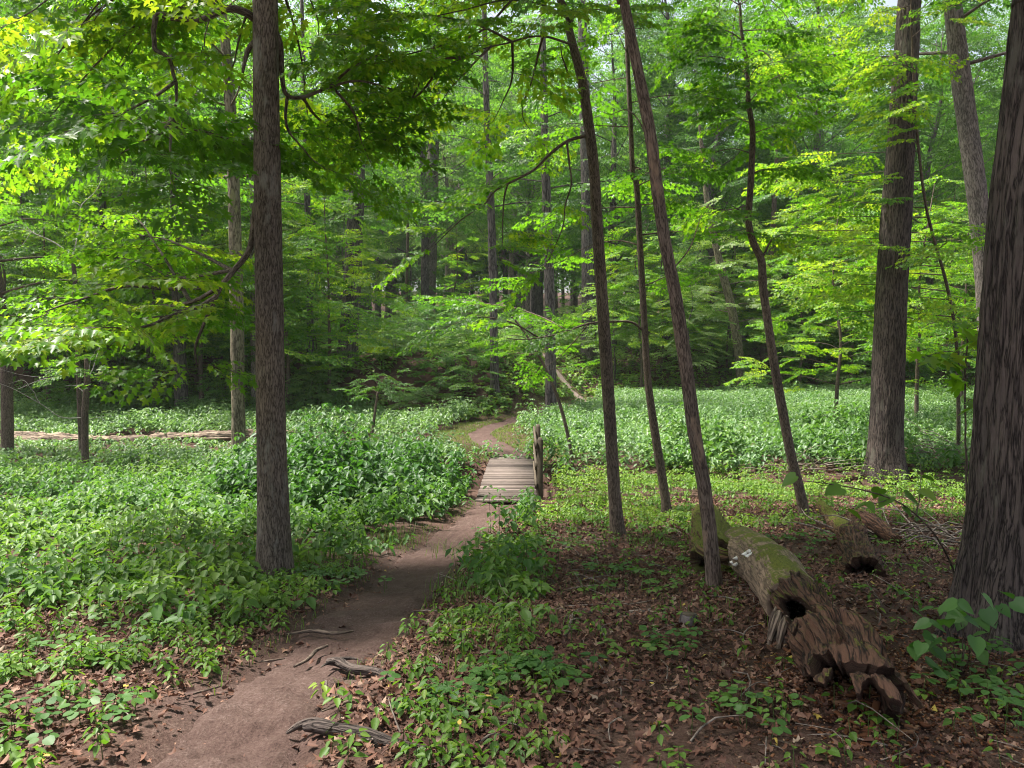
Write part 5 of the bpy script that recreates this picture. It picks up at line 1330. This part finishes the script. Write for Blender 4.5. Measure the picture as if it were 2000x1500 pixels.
# ------------------------------------------------------------------ fallen logs
def gp(px, py, dz=0.0):
    p = G(px, py); p[2] = gz(p[0], p[1]) + dz
    return p
def log_disp(amp, seed, rag0=0, rag1=0, L=1):
    def f(th, s, r):
        x, y = np.cos(th) * r, np.sin(th) * r
        return amp * (fbm(x * 5, y * 5, s * 4, 5, seed) * 2.6 + 0.55 * (1 - 2 * np.abs(vnoise(x * 34, y * 34, s * 4, seed + 5))))
    return f
def shell(mb, pts, rad, thick, arc0, arc1, n=260, sides=220, amp=0.02, seed=0, rag=(0.0, 0.0), squash=1.0, tint=.5, hole=None):
    """hollow bark shell: open arc of a tube with wall thickness; its ends, edges and holes break off along noise. Angle 0 is up, positive to the right"""
    q = catmull(np.hstack([np.asarray(pts, float), np.asarray(rad, float)[:, None]]), n)
    p, r = q[:, :3], q[:, 3]
    tan = norm(np.gradient(p, axis=0)); up = np.array([0, 0, 1.0])
    sd = norm(np.cross(tan, up)); nu = np.cross(sd, tan)
    s = np.concatenate([[0], np.cumsum(np.linalg.norm(np.diff(p, axis=0), axis=1))]); L = s[-1]
    th = np.linspace(arc0, arc1, sides); TH, S = np.meshgrid(th, s)
    Rr = np.repeat(r[:, None], sides, 1)
    x3, y3 = np.cos(TH) * Rr, np.sin(TH) * Rr
    lump = fbm(x3 * 3, y3 * 3, S * 2.2, 3, seed) * 2.4
    fine = fbm(x3 * 15, y3 * 15, S * 3.5, 4, seed + 2) * 1.5
    grain = 1 - 2.2 * np.abs(vnoise(x3 * 45, y3 * 45, S * 4.5, seed + 5))
    ro = Rr + amp * (lump + .6 * fine + .35 * grain)
    rin = np.maximum(Rr + amp * .6 * lump - thick * (1 + .8 * fbm(x3 * 6, y3 * 6, S * 5, 3, seed + 13)), Rr * .45)
    def ring(rr): return p[:, None] + sd[:, None] * (np.sin(TH) * rr)[..., None] + nu[:, None] * (np.cos(TH) * rr * squash)[..., None]
    O, I = ring(ro), ring(rin)
    spl = fbm(x3 * 7, y3 * 7, S * 1.2, 4, seed + 31) * 2.0 + 1.0 * vnoise(x3 * 34, y3 * 34, S * 1.5, seed + 33)
    keep = np.ones_like(S, bool)
    if rag[0]: keep &= S > rag[0] * (.4 + spl)
    if rag[1]: keep &= S < L - rag[1] * (.55 + spl)
    if arc1 - arc0 < 6.2:
        e = np.minimum(TH - arc0, arc1 - TH) * Rr
        keep &= e > .05 * (.4 + spl)
    if hole is not None:
        h0, hs, ht, hw = hole          # theta centre, s centre, half theta, half s
        keep &= ((TH - h0) / ht) ** 2 + ((S - hs) / hw) ** 2 > 1 + .9 * spl
    m = sides; N = n * m
    i = np.arange(N).reshape(n, m)
    kf = keep[:-1, :-1] & keep[:-1, 1:] & keep[1:, 1:] & keep[1:, :-1]
    f = np.stack([i[:-1, :-1], i[:-1, 1:], i[1:, 1:], i[1:, :-1]], 2)
    F_ = [f[kf], f[kf][:, ::-1] + N]
    pad = np.zeros((n + 1, m + 1), bool); pad[1:n, 1:m] = kf
    c = pad[1:n, 1:m]
    for nb, (u, v) in ((pad[0:n - 1, 1:m], (0, 1)), (pad[1:n, 2:m + 1], (1, 2)), (pad[2:n + 1, 1:m], (2, 3)), (pad[1:n, 0:m - 1], (3, 0))):
        ed = f[c & ~nb]
        F_.append(np.stack([ed[:, v], ed[:, u], ed[:, u] + N, ed[:, v] + N], 1))
    V = np.vstack([O.reshape(-1, 3), I.reshape(-1, 3)]); q4 = np.vstack(F_)
    bk = np.stack([x3, y3, S], 2).reshape(-1, 3) + seed; bk = np.vstack([bk, bk + 3.3])
    used = np.unique(q4); mp = np.zeros(len(V), np.int64); mp[used] = np.arange(len(used))
    mb.quads(V[used], mp[q4], tint, bk[used])

# mossy far piece
a, b = gp(1386, 1035), gp(1390, 1112)
root = empty('mossy_log', (a + b) / 2, 'mossy rotten log end lying behind the peeling leaning trunk', 'log')
mb = MB(); ra = 32 * a[1] / F
shell(mb, [a + [0.04, 0.35, ra * .7], (a + b) / 2 + [0, 0, ra * .72], b + [.02, 0, ra * .6], b + [.03, -.25, ra * .5]], [ra * .85, ra, ra * .97, ra * .9], .09, -3.0, 3.0, 180, 180, .03, 3, (.1, .2), .92)
mb.build('log_body', M['rotmoss'], root, True, (a + b) / 2)
mb = MB(); br = b + [0.28, -0.05, .1]
tube(mb, [b + [-.05, .15, .22], b + [.12, 0, .14], b + [.38, -.12, .07]], [.13, .11, .06], 24, 40, log_disp(.02, 8), seed=8)
mb.build('broken_chunk', M['rotmoss'], root, True, (a + b) / 2)

# main hollow log
LP = [((1450, 1098), 84), ((1500, 1162), 106), ((1556, 1246), 132), ((1635, 1330), 150), ((1690, 1462), 172)]
k = lambda p, w_: w_ / 2 * p[1] / F
pA, pB, pC, pE, pF = [gp(*q_) for q_, w_ in LP]
rA, rB, rC, rE, rF = [k(p_, w_) for p_, (q_, w_) in zip((pA, pB, pC, pE, pF), LP)]
org = pB.copy()
root = empty('hollow_log', org, 'long rotten hollow log with moss and white fungus, its torn open end facing the camera', 'log')
mb = MB()
shell(mb, [pA + [0, .1, rA * .8], pB + [.02, 0, rB * .78], (pB + pC) / 2 + [.02, 0, rC * .72], pC + [.03, .1, rC * .66]], [rA, rB, rC * .95, rC * .9], .06, -3.0, 3.0, 260, 240, .010, 5, (0.05, .22), 0.95)
mb.build('log_body', M['smoothlog'], root, True, org)
mb = MB()
Lh = np.linalg.norm(pC - pB) * .75
shell(mb, [pB * .45 + pC * .55 + [.03, 0, rC * .62], pC + [.03, 0, rC * .62], pC * .5 + pE * .5 + [.02, 0, rE * .60], pE + [0, 0, rE * .66], pE * .45 + pF * .55 + [0, 0, rF * .72], pF + [0, .1, rF * .74]], [rC * .86, rC * .93, rE * .9, rE * .92, rF * .93, rF * .98], .045, -2.25, 2.1, 360, 280, .04, 25, (.25, .42), .9, hole=(.85, Lh * .9 + .10, .62, .24))
mb.build('torn_bark', M['rot'], root, True, org)
dF = norm(pF - pE)
for (off, a0, a1, rr_, ln, sq) in (((-.02, .02, .0), .5, 1.5, 1.08, .30, 1.0), ((.03, -.02, .02), -1.5, -.7, 1.1, .24, 1.0), ((0, -.05, -.02), -.5, .35, 1.12, .2, .95), ((.02, .35, .02), -1.2, -.2, 1.07, .4, .95), ((-.02, .5, .01), .1, 1.1, 1.06, .42, .95)):
    mb = MB(); q0 = pF + np.array(off) + [0, 0, rF * .66] - dF * ln * .7      # loose slabs of bark round the broken end
    shell(mb, [q0, q0 + dF * ln * .5 + [0, 0, -.005], q0 + dF * ln + [0, 0, -.02]], [rF * rr_ * .93, rF * rr_, rF * rr_ * 1.02], .018, a0, a1, 90, 90, .02, 60 + int(ln * 100), (.1, .16), sq)
    if not mb.empty(): mb.build('bark_slab', M['rot'], root, True, org)
for (x0, y0_, x1, y1_, w_, dd) in ((1512, 1222, 1490, 1318, 8, .0), (1526, 1232, 1514, 1338, 8, -.06), (1505, 1212, 1497, 1285, 5, .03), (1538, 1240, 1535, 1300, 6, -.05), (1520, 1228, 1503, 1300, 5, .0)):
    mb = MB(); Yc = pC[1] - .22 + dd                 # splinters hanging from the torn side
    tube(mb, [P(x0 + 10, y0_ - 26, Yc + .08), P(x0, y0_, Yc), P((x0 + x1) / 2 - 3, (y0_ + y1_) / 2, Yc - .05), P(x1, y1_, Yc - .1)], np.array([w_ * .6, w_, w_ * .7, .8]) * Yc / F, 10, 40, log_disp(.008, int(w_)), seed=int(w_))
    mb.build('splinter', M['oldlog'], root, True, org)
# fungus along the far end
mb = MB()
for (px, py) in [(1434 + i * 4.5 + random.gauss(0, 5), 1104 - i * 4.2 + random.gauss(0, 5)) for i in range(8)] * 4 + [(1492 + random.gauss(0, 7), 1092 + random.gauss(0, 4)) for i in range(12)] + [(1502 + random.gauss(0, 4), 1124 + random.gauss(0, 3)) for i in range(8)]:
    # put each bracket on the log's surface
    d = ray(px, py); best = None
    q = catmull(np.vstack([np.r_[pA + [0, .1, rA * .8], rA], np.r_[pB + [.02, 0, rB * .78], rB]]), 30)
    for t in np.arange(5, 12, .01):
        pt = np.array([0, 0, CAMZ]) + d * t
        dist = np.linalg.norm(q[:, :3] - pt, axis=1) - q[:, 3]
        if dist.min() < 0.005: best = pt; break
    if best is None: continue
    s = random.uniform(.014, .032)
    th = np.linspace(0, 2 * np.pi, 9)[:-1]
    v = [[0, 0, s * .6]] + [[math.cos(t) * s * random.uniform(.7, 1.2), math.sin(t) * s * random.uniform(.7, 1.2), -s * .1] for t in th] + [[0, 0, -s * .6]]
    v = np.array(v) + best
    f = [(0, 1 + i, 1 + (i + 1) % 8) for i in range(8)] + [(9, 1 + (i + 1) % 8, 1 + i) for i in range(8)]
    mb = MB(); mb.quads(v, f, random.random()); mb.build('bracket_fungus', M['fungus'], root, False, org)

# broken log to the right
a, b = gp(1642, 1100), gp(1640, 1010)
org = a.copy()
root = empty('broken_log', org, 'crumbling brown log snapped into a pointed stub, right of the hollow log', 'log')
mb = MB()
p0, p1, p2, p3 = gp(1685, 1132), gp(1665, 1075), gp(1668, 1040), P(1670, 1003, gp(1665, 1040)[1] + .1)
shell(mb, [p0 + [0, -.05, .02], p1 + [0, 0, .10], p2 + [0, 0, .17], p3], [.15, .17, .12, .045], .05, -2.9, 2.9, 200, 180, .04, 12, (.12, .16), .9)
mb.build('log_body', M['rot'], root, True, org)
mb = MB(); c0, c1, c2 = gp(1668, 1075), gp(1632, 1040), P(1603, 985, gp(1620, 1020)[1])
tube(mb, [c0 + [0, 0, .12], c1 + [0, 0, .18], c2], [.12, .10, .07], 36, 70, log_disp(.02, 14), seed=14)
mb.build('side_limb', M['rotmoss'], root, True, org)
mb = MB(); e0, e1 = gp(1690, 1045), gp(1752, 1070)
tube(mb, [e0 + [-.05, .1, .26], (e0 + e1) / 2 + [0, .05, .16], e1 + [0, 0, .06]], [.10, .10, .07], 36, 60, log_disp(.015, 16), seed=16)
mb.build('side_limb', M['rot'], root, True, org)

# fallen trunk on the left
a, b = gp(28, 868), gp(500, 872)
org = (a + b) / 2
root = empty('fallen_log', org, 'long pale stringy barked trunk lying across the nettles at the far left', 'log')
mb = MB()
Yl = a[1] + .6
pts = [P(18, 858, Yl), P(120, 862, Yl), P(230, 866, Yl), P(330, 861, Yl), P(430, 854, Yl + .2), P(560, 848, Yl + .8), P(640, 846, Yl + 1.2)]
tube(mb, pts, np.array([16, 15, 15, 14, 13, 8, 3]) * Yl / F, 44, 260, log_disp(.035, 31), seed=31)
mb.build('log_body', M['oldlog'], root, True, org)
for i in range(7):
    x0 = random.uniform(30, 380); mb = MB()
    y0_ = 862 + random.uniform(-12, 14)
    tube(mb, [P(x0, y0_, Yl - .22), P(x0 + 60, y0_ + random.uniform(-4, 5), Yl - .26), P(x0 + random.uniform(90, 160), y0_ + random.uniform(-6, 6), Yl - .24)], [.012, .03, .006], 6, 20, wob=.02, seed=i)
    mb.build('bark_strip', M['oldlog'], root, True, org)

# branches lying on the floor
def lying(name, label, px, widths, bark='bark_deep', lift=0.3, amp=.006, cat='branch', sides=14, n=80, extra=()):
    pts, rad = [], []
    for (x, y), w_ in zip(px, widths):
        p = gp(x, y); r = w_ / 2 * p[1] / F
        p[2] += r * lift; pts.append(p); rad.append(r)
    mb = MB(); tube(mb, pts, rad, sides, n, log_disp(amp, len(name)), seed=random.randrange(99))
    for e, ws in extra:
        pp, rd = [], []
        for (x, y), w_ in zip(e, ws):
            p = gp(x, y); r = w_ / 2 * p[1] / F; p[2] += r * .6 + 0.02; pp.append(p); rd.append(r)
        tube(mb, pp, rd, 8, 30, log_disp(amp * .5, 5), seed=random.randrange(99))
    o = mb.build(name, M[bark], None, True)
    tag(o, label, cat)
lying('rotting_branch', 'thick dark rotting branch half sunk in soil at the bottom of the path', [(595, 1432), (622, 1438), (668, 1447), (722, 1460), (770, 1476), (840, 1487), (915, 1483)], [18, 30, 32, 30, 22, 13, 5], amp=.008, lift=.8)
lying('rotting_branch', 'short black bit of wood just above the thick rotting branch', [(560, 1436), (585, 1425), (620, 1421), (655, 1424)], [9, 18, 20, 9], amp=.007, lift=.7)
lying('rotting_branch', 'dark knobbly branch with a root like fork beside the path', [(640, 1298), (662, 1302), (690, 1312), (735, 1318), (765, 1330), (785, 1343)], [14, 21, 20, 18, 12, 5], amp=.007, lift=.8, extra=[([(660, 1300), (635, 1308), (618, 1322)], (10, 7, 3)), ([(665, 1297), (690, 1295), (712, 1300)], (9, 7, 3))])
lying('fallen_branch', 'thin straight branch between the two rotting ones', [(628, 1392), (660, 1380), (700, 1369), (735, 1366)], [5, 7, 7, 4], 'bark_thin', amp=.002)
lying('fallen_branch', 'brown stick running into the round leaved plants', [(755, 1372), (790, 1382), (822, 1394), (850, 1402)], [8, 13, 12, 6], 'bark_thin', amp=.003)
lying('fallen_branch', 'pale bent stick lying in litter before the peeling trunk', [(1105, 1245), (1122, 1205), (1140, 1198), (1200, 1203), (1270, 1196), (1320, 1190)], [7, 8, 9, 9, 8, 4], 'dead_twig', amp=.002, extra=[([(1122, 1205), (1112, 1225), (1103, 1250)], (6, 4, 2))])
lying('fallen_branch', 'thin pale stick at the lower edge leading up from the corner grass', [(900, 1490), (950, 1462), (1000, 1440), (1060, 1405)], [5, 6, 6, 3], 'dead_twig', amp=.002)
lying('fallen_branch', 'dark twig forked near the hollow end', [(1508, 1448), (1545, 1462), (1590, 1470)], [5, 6, 4], 'bark_thin', amp=.002)
lying('fallen_branch', 'curved pale twig at the lower edge below the round leaves', [(1480, 1462), (1520, 1468), (1545, 1490)], [5, 5, 3], 'dead_twig', amp=.002)
lying('fallen_branch', 'dark stick lying under the nettles beside the near maple', [(395, 1205), (450, 1196), (520, 1192)], [6, 9, 5], 'bark_thin', amp=.003)
lying('fallen_branch', 'curled small root on the path edge at the bottom', [(345, 1368), (385, 1352), (430, 1340)], [4, 5, 3], 'bark_thin', amp=.002)
lying('fallen_branch', 'sunken dark log section left of the large furrowed trunk', [(1590, 945), (1640, 940), (1700, 930)], [10, 14, 9], 'rot', amp=.01)

lying('surface_root', 'thin root snaking across the trodden path near its bottom edge', [(575, 1302), (600, 1288), (618, 1270), (640, 1262)], [3, 5, 5, 3], 'bark_thin', amp=.002, cat='root')
lying('surface_root', 'root running along the middle of the lit path', [(560, 1238), (610, 1232), (650, 1236), (690, 1230)], [3, 5, 5, 2], 'bark_thin', amp=.002, cat='root')
lying('fallen_branch', 'short dark stick on the lit path below the near maple', [(505, 1292), (530, 1288), (556, 1283)], [4, 6, 3], 'bark_thin', amp=.002)
# little stump
p = gp(1345, 1232); root = empty('tree_stump', p, 'tiny dark cut stump in the litter before the peeling trunk', 'stump')
mb = MB(); tube(mb, [p + [0, 0, -.04], p + [0, 0, .05], p + [0, 0, .085]], [.06, .05, .045], 24, 14, log_disp(.008, 2), seed=2); mb.build('stump_body', M['bark_far'], root, True, p)
mb = MB(); tube(mb, [p + [0, 0, .086], p + [0, 0, .09]], [.041, .038], 20, 3, seed=4); mb.build('cut_face', M['post'], root, False, p)

# knotted stump by the big trunk
p = gp(1775, 928); root = empty('rotten_stump', p, 'small rotten stump leaning beside the large furrowed trunk', 'stump')
mb = MB(); rr_ = 15 * p[1] / F; tube(mb, [p + [0, 0, -.1], p + [0, 0, .12], p + [.02, 0, .28]], [rr_ * 1.3, rr_, rr_ * .45], 30, 30, log_disp(.03, 6), seed=6); mb.build('stump_body', M['rot'], root, True, p)

# brush pile at the meadow edge
def brush(name, label, px, n, rx, h, mat):
    c = gp(*px); mb = MB()
    for i in range(n):
        p = c + np.array([random.gauss(0, rx), random.gauss(0, rx * .5), random.uniform(0, h)]); a = random.uniform(0, 6.28); L = random.uniform(.5, 1.4)
        d = np.array([math.cos(a), math.sin(a), random.gauss(0.1, .25)])
        m_ = p + d * L * .5 + np.array([random.gauss(0, .1), random.gauss(0, .1), random.gauss(0.08, .08)])
        tube(mb, [p, m_, p + d * L], [.012, .009, .003], 5, 8, cap=False, seed=i)
    tag(mb.build(name, M[mat], None, True), label, 'brush pile')
brush('brush_pile', 'grey tangle of dead branches in the meadow between the two big dark trunks', (1830, 905), 70, .8, .5, 'dead_twig')
brush('brush_pile', 'small heap of dry twigs on creek bank left of the large furrowed trunk', (1560, 925), 22, .5, .2, 'dead_twig')
brush('brush_pile', 'dry twigs heaped on the litter by the foot of the massive trunk', (1810, 1060), 40, .4, .15, 'dead_twig')

# ------------------------------------------------------------------ thin haze volume added to lighten the far wood
hm = bpy.data.materials.new('lightening_haze'); hm.use_nodes = True
hn = hm.node_tree; hn.nodes.clear()
pv = hn.nodes.new('ShaderNodeVolumePrincipled'); pv.inputs['Color'].default_value = (0.92, 0.96, 0.93, 1); pv.inputs['Density'].default_value = 0.0003; pv.inputs['Anisotropy'].default_value = 0.2
ho = hn.nodes.new('ShaderNodeOutputMaterial'); hn.links.new(pv.outputs[0], ho.inputs['Volume'])
mb = MB(); mb.box((0, 190, 15), (560, 480, 66))
hz = mb.build('haze', hm); tag(hz, 'thin haze volume added to lighten the wood', 'haze', kind='stuff')
cy.volume_bounces = 0
